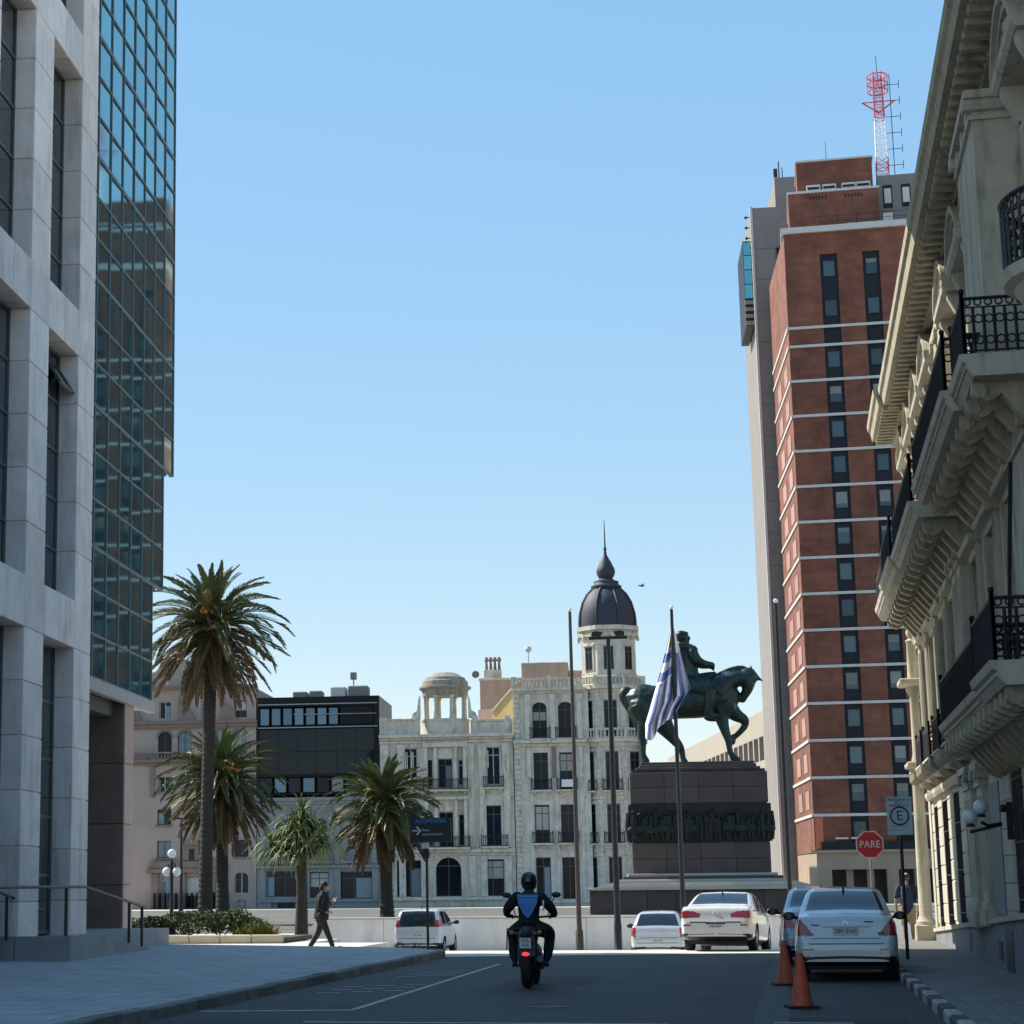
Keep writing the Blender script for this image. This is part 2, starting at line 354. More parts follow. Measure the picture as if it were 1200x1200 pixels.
for k, (a, c) in enumerate(PIL):
    if k > 2:
        MB().box(a, 0, 0, c, .7, 45).obj('pillar', STONE, LB); continue
    pil = MB().box(a+.03, .03, .1, c-.03, .7, 45).obj('pillar', STONE, LB)
    z = .3
    for j in range(5):
        z1 = BEAMS[j][0]; n = 6 if j == 0 else 5; h = (z1-z)/n
        if j > 3: break
        for q in range(n): piece('stone_block', STONE, pil, a, 0, z+q*h, c, .72, z+(q+1)*h-.022, .012)
        z = BEAMS[j][1]
for j, (z0, z1) in enumerate(BEAMS):
    be = MB().box(-24.5, .03, z0, 1.08, .7, z1).obj('beam', STONE, LB)
    if j > 3: continue
    s = 1.1; k = 0
    while s > -10.5:
        wd = 1.4 if k % 3 == 0 else 1.225
        piece('stone_block', STONE, be, s-wd+.02, 0, z0-.01, s, .73, z1+.01, .012); s -= wd; k += 1
for k in range(6):
    a, c = PIL[k+1][1], PIL[k][0]
    for j in range(6):
        z0 = .7 if j == 0 else BEAMS[j-1][1]+.01; z1 = BEAMS[j][0]-.01
        if k < 2 or j < 2: window(LB, a, z0, c-a, z1-z0, .43, MULL, WGLASS, 2, 5, .07)
aw = put('awning_window', win_mesh(1.15, 1.05, 1, 1, MULL, .07), LB, (-1.55, .6, 13.42), rot=(R(-38), 0, 0))
aw.location = (-1.55, .6, 12.45); aw.rotation_euler = (0, 0, 0)
aw.location = (-1.5, .06, 12.62); aw.rotation_euler = (R(-32), 0, 0)
put('pane', cached('awpane', lambda: MB().box(0, 0, 0, 1.15, .012, 1.05).mesh('pane', WGLASS)), aw, (0, .03, 0))
MB().box(-24.5, .78, 0, 1.09, 22, 44.8).obj('core', CORE, LB)
# glass volume
S0 = 2.22; DW = 1.28
vols = [(6.6, 9.8, 6, 3), (9.8, 13.3, 7, 3), (13.3, 31.5, 8, 17)]
for vi, (z0, z1, nc, nr) in enumerate(vols):
    e = S0+DW*nc; h = (z1-z0)/nr
    MB().box(1.0, .78, z0+.02, e-.06, 15, z1-.01).obj('glass_volume', CORE, LB)
    for i in range(-1, nc):
        for r in range(nr):
            o = put('glass_panel', cached(('cp', vi), lambda: MB().box(-DW/2+.03, 0, -h/2+.03, DW/2-.03, .03, h/2-.03).mesh('glass_panel', CURT)), LB, (S0+DW*(i+.5), .62, z0+h*(r+.5)))
            o.rotation_euler = (random.gauss(0, .0016), 0, -.021+random.gauss(0, .0022))
    for i in range(0, nc+1): piece('mullion', MULL, LB, S0+DW*i-.03, .575, z0+.01, S0+DW*i+.03, .7, z1-.01, 0)
    for r in range(nr+1):
        t = .055 if r % 3 else .1
        piece('transom', MULL, LB, 1.1, .58, z0+h*r-t/2+(.06 if r == 0 else 0), e+.02, .69, z0+h*r+t/2, 0)
    # end panes of the volume towards the plaza
    for r in range(nr): piece('end_panel', CURT, LB, e-.05, .8, z0+h*r+.04, e-.02, 14.9, z0+h*(r+1)-.04, 0)
FASC = mat('soffit_grey', (.33, .32, .31), .6, .08, 2)
MB().box(1.15, .5, 6.28, S0+DW*6+.06, .66, 6.58).obj('fascia', FASC, LB)
MB().box(1.15, .66, 6.36, S0+DW*6, 15, 6.5).obj('soffit', FASC, LB)
piece('duct', CORE, LB, 4.2, .9, 5.95, 6.9, 8, 6.34, .02)
bw = MB().box(6.98, .64, -.03, 7.92, 8, 6.3).obj('end_wall', BROWN, LB)
for r in range(4):
    for q in range(3): piece('brown_panel', BROWN, bw, 6.94, .62+q*2.2, (.22+r*1.52 if r else -.02), 6.98, .62+(q+1)*2.2-.02, .22+(r+1)*1.52-.025, .004)
LITSIDE = mat('lit_side_stone', (.42, .30, .26), .7, .1, 2, rand=.06)  # light on the wall's narrow side painted in as a paler, pinker stone
for r in range(4): piece('edge_panel', LITSIDE, bw, 6.985, .6, (.22+r*1.52 if r else -.02), 7.93, .636, .22+(r+1)*1.52-.02, .003)
# entrance platform with ramp
PL = thing('entrance_platform', 'grey stone entrance platform with a ramp sloping down beside the pillars', 'platform', (-15.29, 42.05, 0), R(95))
MB().prism([(-4.15, 0), (-4.15, .70), (-2.5, .70), (2.6, .27), (2.6, 0)], 'y', -1.0, -.6).obj('ramp_wall', STONE2, PL)
MB().box(-4.15, -.6, -.03, 6.9, 9, .66).obj('floor', STONE2, PL)
for q in range(7): piece('front_slab', STONE2, PL, -4.22, -1.06+q*1.12, .1, -4.16, -1.06+(q+1)*1.12-.02, .727, .006)
for q in range(2): piece('side_slab', STONE2, PL, -4.2+q*.86, -1.07, .1, -4.2+(q+1)*.86-.015, -1.003, .727, .006)
for q in range(5):
    a, c = -2.48+q*1.02, -2.48+(q+1)*1.02-.015; za = .727-(a+2.5)*.0845; zc = .727-(c+2.5)*.0845
    MB().prism([(a, .1), (c, .1), (c, zc), (a, za)], 'y', -1.068, -1.003).obj('side_slab', STONE2, PL)
RAILM = mat('dark_rail_metal', (.05, .055, .06), .4, .1, 5, metal=.6)
def handrail(lab, path, posts, base):
    t = thing('handrail', lab, 'handrail', (-15.29, 42.05, 0), R(95))
    b = MB(); b.tube(path, .03, 8); b.obj('top_rail', RAILM, t, smooth=True)
    for (s, y, z0, z1) in posts: MB().box(s-.025, y-.03, z0, s+.025, y+.03, z1).obj('post', RAILM, t)
    return t
handrail('dark metal handrail following the ramp down to the pavement', [(-9, -.92, 1.67), (-4.05, -.92, 1.67), (-2.5, -.92, 1.67), (2.9, -.92, 1.2)], [(-4.0, -.92, .72, 1.65), (1.3, -.92, .35, 1.33), (2.55, -.92, .15, 1.22)], 0)
handrail('dark metal stair rail dropping inside the ramp', [(-6.2, .1, 1.72), (-2.2, .1, 1.22), (-2.0, .1, 1.2)], [(-4.6, .1, .66, 1.5), (-2.6, .1, .66, 1.25)], 0)
handrail('short bent metal rail at the platform edge', [(-8, .9, 1.75), (-5.1, .9, 1.18), (-4.4, .9, 1.18)], [(-5.05, .9, .2, 1.16), (-4.9, .9, .2, 1.16)], 0)
# ================================================================ right: ornate three-storey building
STU = mat('cream_stucco', (.47, .43, .335), .8, .16, 1.2, .3, 14, dirt=.85, dirtcol=(.19, .175, .14), dsc=1.6)
STUR = mat('stucco_block', (.47, .44, .36), .8, .08, 1.2, .1, 20, rand=.06, dirt=.6, dirtcol=(.22, .21, .18), dsc=1.5)
PLIN = mat('grey_plinth', (.2, .21, .225), .75, .12, 1.2, .1, 20, dirt=.5, dirtcol=(.12, .12, .12))
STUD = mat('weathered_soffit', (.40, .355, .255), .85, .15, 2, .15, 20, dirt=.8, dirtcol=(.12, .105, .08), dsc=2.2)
SHUT = mat('grey_green_shutter', (.22, .24, .22), .6, .1, 3, rand=.1)
RB = thing('ornate_building', 'cream stucco building with iron balconies, bracketed cornice and tall barred windows', 'building', (3.53, 53.2, 0), R(-90))
BAY = [1.5, 4.4, 7.6, 10.6, 15.8, 18.9, 22.0, 27.4, 30.6, 33.8]
gf = [(.8, .42, 2.1, 3.42), (3.6, .54, 5.3, 3.45), (7.1, .64, 8.7, 3.5), (10.5, .76, 12.0, 3.55), (19.0, 1.0, 20.7, 3.55), (22.4, 1.0, 24.0, 3.55), (27., 1.0, 28.6, 3.55)]
ops = list(gf)
for u in BAY: ops += [(u-.8, 4.45, u+.8, 7.35), (u-.75, 8.5, u+.75, 11.4)]
b = MB(); wall(b, 0, 40, .1, 12.4, ops, 0, .42)
b.quad((0, 0, 0), (0, 14, 0), (0, 14, 13.4), (0, 0, 13.4)); b.quad((40, 0, 0), (40, 14, 0), (40, 14, 13.4), (40, 0, 13.4)); b.quad((0, 14, 0), (40, 14, 0), (40, 14, 13.4), (0, 14, 13.4))
b.quad((0, 0, 13.3), (40, 0, 13.3), (40, 14, 13.3), (0, 14, 13.3))
b.obj('wall', STU, RB)
for o in gf: 
    wn = window(RB, o[0], o[1], o[2]-o[0], o[3]-o[1], .0, IRON, DARKGLASS, 2, 3, .05)
    g_ = MB(); n = 7
    for i in range(n): x = (o[2]-o[0])*(i+.5)/n; g_.cyl((x, -.01, .02), (x, -.01, o[3]-o[1]-.02), .012, n=5)
    for z in (.3, 1.2, 2.2): g_.cyl((.02, -.01, z), (o[2]-o[0]-.02, -.01, z), .012, n=5)
    g_.obj('grille', IRON, wn)
def surround(w, h, t=.16, d=.07):
    b = MB(); b.box(-w/2-t, -d, 0, -w/2, .01, h+t); b.box(w/2, -d, 0, w/2+t, .01, h+t); b.box(-w/2, -d+.004, h, w/2, .01, h+t)
    b.box(-w/2-t*.4, -d-.03, 0, -w/2-.02, -d, h+t*.5); b.box(w/2+.02, -d-.03, 0, w/2+t*.4, -d, h+t*.5)
    return b.mesh('surround', STU)
def pediment():
    b = MB(); w = 1.2
    for s in (-1, 1): b.prism([(0, 0), (-.1, 0), (-.3, .42), (-.3, .5), (0, .5)], 'x', s*(w-.28)-.11, s*(w-.28)+.11)      # consoles
    b.prism([(0, .5), (-.32, .5), (-.38, .56), (-.4, .64), (0, .64)], 'x', -w, w)
    k = 14; pts = [(-w+.02+(2*w-.04)*t/k, .645+.62*sin(pi*t/k)**.8) for t in range(k+1)]
    for t in range(k):
        (x0, z0), (x1, z1) = pts[t], pts[t+1]
        for y0, dz, dz2 in ((-.4, 0, .13), (-.33, -.1, 0)):
            b.add([(x0, 0, z0+dz), (x1, 0, z1+dz), (x1, y0, z1+dz), (x0, y0, z0+dz), (x0, 0, z0+dz2), (x1, 0, z1+dz2), (x1, y0, z1+dz2), (x0, y0, z0+dz2)], [(0, 1, 2, 3), (4, 5, 6, 7), (2, 3, 7, 6), (0, 1, 5, 4), (0, 3, 7, 4), (1, 2, 6, 5)])
    b.box(-w+.15, -.1, .65, w-.15, 0, .95)
    rr = random.Random(3)
    for q in range(16): a = rr.uniform(-.75, .75); b.ball((a, -.16-rr.random()*.1, .75+rr.random()*.32*(1-abs(a))), rr.uniform(.06, .12), 6)
    return b.mesh('pediment', STU)
sm1 = surround(1.6, 2.9); sm2 = surround(1.5, 2.9); pm = pediment()
for u in BAY:
    for (z, w, h, sm) in ((4.45, 1.6, 2.9, sm1), (8.5, 1.5, 2.9, sm2)):
        wn = window(RB, u-w/2, z, w, h, .1, SHUT, DARKGLASS, 2, 1, .09, .78)
        put('surround', sm, RB, (u, 0, z))
    put('pediment', pm, RB, (u, 0, 11.55))
    piece('window_head', STU, RB, u-1.05, -.24, 7.5, u+1.05, .02, 7.64, .02)
    for k in range(5): piece('head_fillet', STU, RB, u-.95+.02*k, -.05-.022*k, 7.16+.065*k+.36, u+.95-.02*k, .0, 7.2+.065*k+.36, 0) if k < 0 else None
# rusticated piers of the ground floor
edges = [0]+[x for o in gf for x in (o[0], o[2])]+[40]
piers = [(.04, .76), (2.14, 3.56), (5.34, 7.06), (8.74, 10.46), (17.2, 18.96), (20.74, 22.36), (24.05, 26.95)]
for a, c in piers:
    z = .36+.032*a+.2; j = 0
    while z < 3.5:
        z1 = min(z+.45, 3.56); piece('stucco_block', STUR, RB, a, -.025, z, c, .02, z1-.022, .014); z = z1
# sloping plinth and its ledge
zl = lambda u: .36+.032*u
MB().add([(0, -.1, 0), (34, -.1, 0), (34, -.1, zl(34)), (0, -.1, zl(0)), (0, .02, 0), (34, .02, 0), (34, .02, zl(34)), (0, .02, zl(0))], [(0, 1, 2, 3), (4, 5, 6, 7), (0, 1, 5, 4), (3, 2, 6, 7), (0, 3, 7, 4), (1, 2, 6, 5)]).obj('plinth', PLIN, RB)
MB().add([(x, y, zl(x)+dz) for x, y, dz in ((0, -.16, 0), (34, -.16, 0), (34, .02, 0), (0, .02, 0), (0, -.16, .09), (34, -.16, .09), (34, .02, .09), (0, .02, .09))], [(0, 1, 2, 3), (4, 5, 6, 7), (0, 1, 5, 4), (3, 2, 6, 7), (0, 3, 7, 4), (1, 2, 6, 5)]).obj('plinth_ledge', STUR, RB)
for u, z in ((16.2, .14), (5.5, .12), (10., .12)): piece('vent', IRON, RB, u, -.112, z+.12, u+.6, -.09, z+.45, 0)
piece('cellar_door', mat('dark_door', (.03, .035, .045), .5, .2, 3), RB, 17.4, -.112, .13, 18.6, -.08, .82, 0)
# giant pilasters
def pilaster(u0, u1, z0, z1, d=.2, base=True):
    p = MB().box(u0, -d, z0, u1, .02, z1).obj('pilaster', STU, RB)
    b = MB(); b.box(u0-.08, -d-.08, z0, u1+.08, .0, z0+.3); b.box(u0-.04, -d-.04, z0+.302, u1+.04, .0, z0+.42); b.obj('pilaster_base', STU, p)
    b = MB(); b.box(u0-.05, -d-.05, z1-.42, u1+.05, 0, z1-.36); b.box(u0-.1, -d-.1, z1-.12, u1+.1, 0, z1)
    for x in (u0+.02, u1-.02): b.cyl((x, -d-.12, z1-.2), (x, .0, z1-.2), .11, n=8)
    for k in range(3): x = u0+(u1-u0)*(k+.5)/3; b.box(x-.1, -d-.05, z1-.36, x+.1, -d, z1-.16)
    b.obj('capital', STU, p)
    for k in range(3): x = u0+(u1-u0)*(k+.5)/3; MB().box(x-.03, -d-.02, z0+.6, x+.03, -d+.01, z1-.6).obj('fillet', STUR, p)
for a, c in ((12.25, 13.7),): pilaster(a, c, .75, 3.72); 
for a, c in ((14.0, 15.0),): pilaster(a, c, .8, 3.72, .12)
for a, c in ((12.3, 13.1), (13.4, 14.2), (23.2, 25.6)): pilaster(a, c, 4.5, 7.9, .18); pilaster(a, c, 8.6, 12.4, .2 if a < 20 else .6)
for a, c in ((.02, .6), (2.6, 3.2), (5.7, 6.3), (8.8, 9.4)): pilaster(a, c, 8.6, 12.4, .12); pilaster(a, c, 4.5, 7.9, .12)
piece('recessed_panel', PLIN, RB, 15.2, -.03, 1.0, 17.0, .01, 3.3, .02)
# entablature and string courses
def course(name, prof, u0, u1, m=STU): return MB().prism(prof, 'x', u0, u1).obj(name, m, RB)
course('string_course', [(.02, 3.6), (-.12, 3.6), (-.16, 3.68), (-.16, 3.78), (.02, 3.78)], -.1, 40)
course('string_course', [(.02, 3.95), (-.22, 3.95), (-.34, 4.05), (-.36, 4.16), (.02, 4.2)], -.2, 40)
course('string_course', [(.02, 7.95), (-.1, 7.95), (-.16, 8.05), (-.16, 8.4), (.02, 8.4)], -.1, 40)
course('architrave', [(.02, 12.3), (-.1, 12.3), (-.1, 12.42), (-.14, 12.42), (-.14, 12.55), (.02, 12.55)], -.1, 40)
course('frieze', [(.02, 12.55), (-.08, 12.55), (-.08, 12.84), (.02, 12.84)], -.05, 40)
course('cornice', [(.02, 12.95), (-.3, 12.95), (-.34, 13.08), (-.8, 13.1), (-.84, 13.3), (-.9, 13.36), (-.92, 13.5), (.02, 13.55)], 3.6, 40, STUD)
course('cornice', [(.02, 12.95), (-.42, 12.95), (-.46, 13.08), (-.92, 13.1), (-.96, 13.3), (-1.02, 13.36), (-1.04, 13.52), (.02, 13.57)], -.6, 3.595, STUD)
MB().box(-.3, 0, 13.58, 3.3, .4, 14.3).obj('parapet', STU, RB); MB().box(3.31, 0, 13.57, 40, .3, 13.9).obj('parapet', STU, RB)
u = 3.75
while u < 30: piece('modillion', STUD, RB, u, -.7, 12.96+.142-.13, u+.17, -.31, 13.096, .015); u += .42
u = -.5
while u < 3.5: piece('modillion', STUD, RB, u, -.84, 12.97, u+.17, -.43, 13.096, .015); u += .36
# balconies
def bracket(d=.9, h=.62, w=.24):
    b = MB(); k = 10
    pts = [(0, 0), (0, h), (-d, h), (-d, h-.16)]
    pts += [(-d+d*.42*(1-cos(pi/2*t/4)) if False else -d+.05+d*.35*t/4, h-.16-.1*sin(pi*t/4)) for t in range(1, 5)]
    pts += [(-d*.55+d*.5*t/5, h-.2-(h-.22)*sin(pi/2*t/5)) for t in range(1, 5)]
    b.prism(pts, 'x', -w/2, w/2); b.cyl((-w/2-.02, -d+.1, h-.12), (w/2+.02, -d+.1, h-.12), .1, n=10); b.cyl((-w/2-.02, -.1, .13), (w/2+.02, -.1, .13), .09, n=10)
    return b.mesh('bracket', STUD)
bk = bracket(); bks = bracket(.55, .4, .2)
def balcony(parts, z, pitch, rail=.78, th=.3, brk=bk, bh=.62):
    t = None
    for (u0, u1, d) in parts:
        sl = MB().prism([(.02, z), (-d+.12, z), (-d+.04, z+.1), (-d+.04, z+.17), (-d-.02, z+.2), (-d-.05, z+th), (.02, z+th)], 'x', u0, u1).obj('balcony', STU, RB)
        MB().box(u0+.03, -d+.05, z+.105, u1-.03, -d+.02, z+.165).obj('slab_fillet', STUD, sl)
        rl = put('railing', rail_mesh(u1-u0-.12, rail, IRON, d-.08, .13, 1), sl, (u0+.06, -d+.03, z+th))
        n = max(2, round((u1-u0)/pitch))
        for i in range(n): put('bracket', brk, sl, (u0+(u1-u0)*(i+.5)/n, 0, z-bh-.002))
balcony([(1.0, 5.2, 1.13), (5.25, 9.7, 1.2), (9.75, 16.1, 1.13)], 8.1, .85)
balcony([(17.3, 24.6, 1.13), (24.65, 26.6, 1.02)], 8.1, .85)
rs = MB().lathe([(0, 7.7), (.8, 7.7), (.9, 7.85), (1.0, 7.9), (1.04, 8.02), (0, 8.02)], (31.4, 0, 0), 20, -pi, 0).obj('balcony', STU, RB)
rb = MB()
for k in range(25):
    a = -pi+pi*k/24; p_ = (31.4+.98*cos(a), .98*sin(a)); rb.cyl((*p_, 8.02), (*p_, 8.66), .02, n=5)
    if k < 24:
        q_ = (31.4+.98*cos(a+pi/24), .98*sin(a+pi/24)); m2 = ((p_[0]+q_[0])/2, (p_[1]+q_[1])/2)
        for z, r in ((8.06, .02), (8.62, .016), (8.8, .03)): rb.cyl((*p_, z), (*q_, z), r, n=5)
        for z in (8.71, 8.45, 8.25): rb.tube([(m2[0]-.05*sin(a)*cos(t*pi/4), m2[1]+.05*cos(a)*cos(t*pi/4), z+.06*sin(t*pi/4)) for t in range(9)], .013, 4, cap=False)
rb.obj('railing', IRON, rs)
for k in range(5): a = -pi+pi*(k+.5)/5; put('bracket', bks, rs, (31.4+.2*cos(a), .2*sin(a)-.05, 7.3), a+pi/2)
balcony([(17.3, 25.2, .92), (25.25, 28.1, 1.05)], 4.12-.25+.04, .8)
for u in BAY[:5]: balcony([(u-1.0, u+1.0, .36)], 4.2, .5, .78, .14, bks, .4)
# corner column, lamps, cable
co = MB().lathe([(.0, 0), (.25, 0), (.25, .08), (.2, .14), (.165, .25), (.16, 1.6), (.135, 3.7), (.15, 3.76), (.2, 3.82), (.2, 3.95), (0, 3.95)], (-1.0, -.26, .52), 20).obj('column', STU, RB, smooth=True, angle=35)
piece('pedestal', STU, RB, -1.28, -.54, .1, -.72, .02, .52, .03)
MB().lathe([(.0, 0), (.18, 0), (.16, .1), (.125, .25), (.12, 1.75), (.2, 1.9), (.2, 2.0), (0, 2.)], (-1.0, -.22, 4.6), 16).obj('column', STU, RB, smooth=True, angle=35)
piece('entablature_block', STU, RB, -1.3, -.55, 4.47, -.1, .2, 4.62, .03)
piece('entablature_block', STU, RB, -1.35, -.62, 6.6, -.1, .2, 6.75, .03)
MB().lathe([(.0, 0), (.14, 0), (.12, 1.0), (.16, 1.05), (.06, 1.12), (.11, 1.2), (.12, 1.3), (.08, 1.38), (0, 1.42)], (-1.0, -.22, 6.75), 12).obj('finial', STU, RB, smooth=True)
MB().box(-.7, -.05, .1, -.003, .6, 12.3).obj('end_pier', STU, RB)
MB().tube([(24.2, -.25, 7.4), (23.4, -.28, 6.), (22.8, -.3, 4.6)], .03, 6).obj('cable', IRON, RB)
GLOBE = mat('white_glass_globe', (.75, .77, .8), .2, 0, spec=.5)
wl = thing('wall_lamp', 'wall lamp with two white globes on black scrolled arms', 'lamp', (3.53, 34.2, 2.55), R(-90))
b = MB(); b.box(-.05, -.12, -.3, .05, -.03, .3); b.ball((0, -.16, .2), .07, 8); b.obj('wall_plate', IRON, wl)
for du, dy, dz in ((-.3, -.66, .02), (.15, -.52, .16)):
    MB().tube([(0, -.2, -.05), (du*.5, dy*.8, -.14+dz*.4), (du, dy, -.02+dz-.16)], [.035, .025, .03], 8).obj('arm', IRON, wl, smooth=True)
    gl = MB().ball((du, dy, dz+.06), .12, 16).obj('globe', GLOBE, wl, smooth=True)
    MB().lathe([(.0, 0), (.08, 0), (.06, .05), (.02, .06)], (du, dy, dz-.1), 10).obj('holder', IRON, wl)
# ================================================================ brick hotel tower
def brick_mat():
    m = mat('red_brick', (.185, .068, .043), .9, .38, .5, .1, 20, tiles=(1.3, .37, .02, .78, .86), dirt=.3, dirtcol=(.08, .035, .03), dsc=.35)
    return m
BRICK = brick_mat()
BANDM = mat('white_band', (.5, .49, .48), .7, .08, 2)
SPAN = mat('dark_spandrel', (.012, .014, .022), .5, .1, 2, spec=.25)
HGL = mat('hotel_window_glass', (.05, .085, .105), .08, 0, spec=.5, rand=.35, metal=.1)
TAN = mat('tan_podium_stone', (.30, .23, .165), .75, .1, .8, rand=.05)
CONC = mat('grey_concrete', (.2, .185, .175), .85, .1, .5, dirt=.3, dirtcol=(.15, .14, .13), dsc=.3)
BLINDM = mat('window_blind', (.2, .21, .2), .7, .1, 3, rand=.3)
TW = thing('brick_tower', 'tall red brick hotel tower with white floor bands and dark window strips', 'building', (1.8, 165, 0))
W = 20; ZT = 55.0; SK = -1.35; DP = 15.
strips = [(2.85, 4.25), (6.3, 7.65), (9.75, 11.1), (13.2, 14.6)]
b = MB(); wall(b, 0, W, 3.95, ZT, [(a, 4.0, c, 53.1) for a, c in strips], 0, .2)
b.quad((0, 0, 3.95), (SK, DP, 3.95), (SK, DP, ZT), (0, 0, ZT)); b.quad((W, 0, 0), (W, DP, 0), (W, DP, ZT), (W, 0, ZT)); b.quad((SK, DP, 0), (W, DP, 0), (W, DP, ZT), (SK, DP, ZT)); b.quad((0, 0, ZT-.02), (W, 0, ZT-.02), (W, DP, ZT-.02), (SK, DP, ZT-.02))
b.obj('wall', BRICK, TW)
bands = [6.86+2.955*k for k in range(14)]+[46.85]
wm_ = None
for a, c in strips:
    MB().box(a, .2, 4, c, .4, 53.1).obj('window_strip', SPAN, TW)
    for k in range(16):
        z = 4.95+2.955*k if k < 14 else (47.75, 51.15)[k-14]
        wn_ = window(TW, a+.2, z, c-a-.4, 1.4, .12, IRON, HGL, 1, 1, .05)
        if random.random() < .35:
            q_ = random.choice((.35, .6, .95)); piece('blind', BLINDM, wn_, .06, .026, 1.34-q_, c-a-.46, .033, 1.34, 0)
for z in bands:
    piece('floor_band', BANDM, TW, -.02, -.09, z-.11, W, .01, z+.11, 0)
    MB().add([(x, y, zz) for zz in (z-.11, z+.11) for x, y in ((-.1, -.09), (SK-.1, DP), (SK+.02, DP), (-.0, .02))], [(0, 1, 2, 3), (4, 5, 6, 7), (0, 1, 5, 4), (1, 2, 6, 5), (2, 3, 7, 6), (3, 0, 4, 7)]).obj('side_band', BANDM, TW)
PANELB = mat('sunlit_brick_panel', (.34, .2, .16), .85, .15, 1, rand=.1)  # panel colour raised to imitate sunlight on the tower's left face
for k in range(13):
    for t0, t1 in ((2.2, 5.), (8., 11.)):
        z = 7.4+2.955*k; q = lambda t, d: (SK*t/DP-d, t)
        MB().add([(*q(t, d), zz) for d in (.05, -.01) for zz in (z, z+1.5) for t in (t0, t1)], [(0, 1, 3, 2), (4, 5, 7, 6), (0, 1, 5, 4), (2, 3, 7, 6), (0, 2, 6, 4), (1, 3, 7, 5)]).obj('side_window_panel', PANELB, TW)
MB().box(-.25, -.3, ZT, W, DP, ZT+.5).obj('roof_slab', BANDM, TW)
MB().box(.55, 1.2, ZT+.5, 7.95, 9, 58.9).obj('upper_block', BRICK, TW); MB().box(.45, 1.1, 58.9, 8.05, 9, 59.1).obj('block_cap', BANDM, TW)
MB().box(1.35, 1.9, 59.1, 7.6, 8, 61.9).obj('top_block', BRICK, TW); MB().box(1.25, 1.8, 61.9, 7.7, 8.1, 62.05).obj('block_cap', BANDM, TW)
for x in (2.1, 3.4, 5.0, 6.2): piece('roof_vent_box', BANDM, TW, x, 1.2, 59.12, x+1.15, 1.85, 59.6, .03); piece('vent_louvre', SPAN, TW, x+.08, 1.16, 59.2, x+1.05, 1.199, 59.4, 0)
for x in [2.3+.26*k for k in range(6)]+[5.2+.26*k for k in range(6)]: piece('vent_hole', SPAN, TW, x, 1.17, 58.3, x+.1, 1.199, 58.6, 0)
MB().box(8.0, 2.5, 55.5, 15, 10, 60.4).obj('grey_block', CONC, TW)
for x in (8.4, 9.9, 11.6): piece('stair_window', SPAN, TW, x, 2.44, 57.5, x+.75, 2.499, 59.5, 0); piece('blind', BANDM, TW, x+.1, 2.4, 57.9, x+.65, 2.439, 59.2, 0)
b = MB()
for k in range(9): x = 1.5+k*1.5; b.cyl((x, .2, 55.5), (x, .2, 56.5), .03, n=5)
b.cyl((1.5, .2, 56.45), (13.5, .2, 56.45), .025, n=5); b.cyl((1.5, .2, 56.), (13.5, .2, 56.), .02, n=5); b.obj('roof_railing', IRON, TW)
piece('plant_box', BANDM, TW, 5.2, .3, 55.52, 12.5, 1., 55.75, .02); piece('plant_box', BANDM, TW, 8.2, .4, 55.76, 9.0, 1, 56.4, .02)
# podium
b = MB(); wall(b, .1, W, 0, 3.9, [(1.2, 0, 5.4, 2.6), (6.3, 0, 10.6, 2.6), (11.5, 0, 15.5, 2.6)], -.1, 2.2)
b.quad((.1, -.1, 0), (SK, DP, 0), (SK, DP, 3.9), (.1, -.1, 3.9)); b.obj('podium', TAN, TW)
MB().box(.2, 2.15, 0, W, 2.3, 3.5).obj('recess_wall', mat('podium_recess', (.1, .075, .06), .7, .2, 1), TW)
for x in (2.3, 3.9, 7.5, 9.0, 12.6, 14.): piece('pier', TAN, TW, x, .6, 0, x+.55, 1.1, 2.6, .02)
MB().box(-.25, -.35, 3.9, W, .0, 4.12).obj('podium_ledge', TAN, TW)
MB().box(.5, -.3, 4.12, 10, -.2, 4.75).obj('terrace_parapet', SPAN, TW)
for x in (1.6, 2.8): piece('awning', BANDM, TW, x, -.6, 4.95, x+1.0, .0, 5.1, .02)
piece('orange_panel', mat('orange_panel', (.5, .13, .06), .6, .1, 2), TW, .1, -.05, 4.2, .7, .0, 6.7, .01)
# ---- red and white lattice mast
RED = mat('mast_red', (.5, .03, .05), .5, .1, 3); WHT = mat('mast_white', (.75, .75, .75), .5, .05, 3)
MS = thing('lattice_mast', 'red and white lattice radio mast on the brick tower roof', 'mast', (10.35, 168.5, 60.4))
H = 9.6; nb = 16; h = H/nb
for k in range(nb):
    b = MB(); w0 = .52-.012*k; w1 = .52-.012*(k+1); z = k*h
    c0 = [(-w0, -w0), (w0, -w0), (w0, w0), (-w0, w0)]; c1 = [(-w1, -w1), (w1, -w1), (w1, w1), (-w1, w1)]
    for i in range(4):
        j = (i+1) % 4
        b.cyl((*c0[i], z), (*c1[i], z+h), .04, n=5); b.cyl((*c0[i], z), (*c0[j], z), .025, n=4)
        b.cyl((*c0[i], z), (*c1[j], z+h), .022, n=4); b.cyl((*c0[j], z), (*c1[i], z+h), .022, n=4)
    b.obj('mast_section', RED if k >= 9 or k in (1, 2) else (WHT if k >= 3 else mat('mast_grey_white', (.6, .6, .63), .5, .05, 3)), MS)
b = MB()
for z in (7.9, 8.6, 9.3): b.tube([(.85*cos(2*pi*k/16), .85*sin(2*pi*k/16), z) for k in range(17)], .05, 5, cap=False)
for k in range(8): a = k*pi/4; b.cyl((.85*cos(a), .85*sin(a), 7.9), (.85*cos(a), .85*sin(a), 9.3), .03, n=4)
b.obj('ring_cage', RED, MS)
for s in (-1, 1): MB().tube([(0, 0, 6.0), (s*1.35, 0, 7.0)], .07, 5).cyl((0, 0, 7.0), (s*1.4, 0, 7.0), .05, n=5).obj('brace_arm', RED, MS)
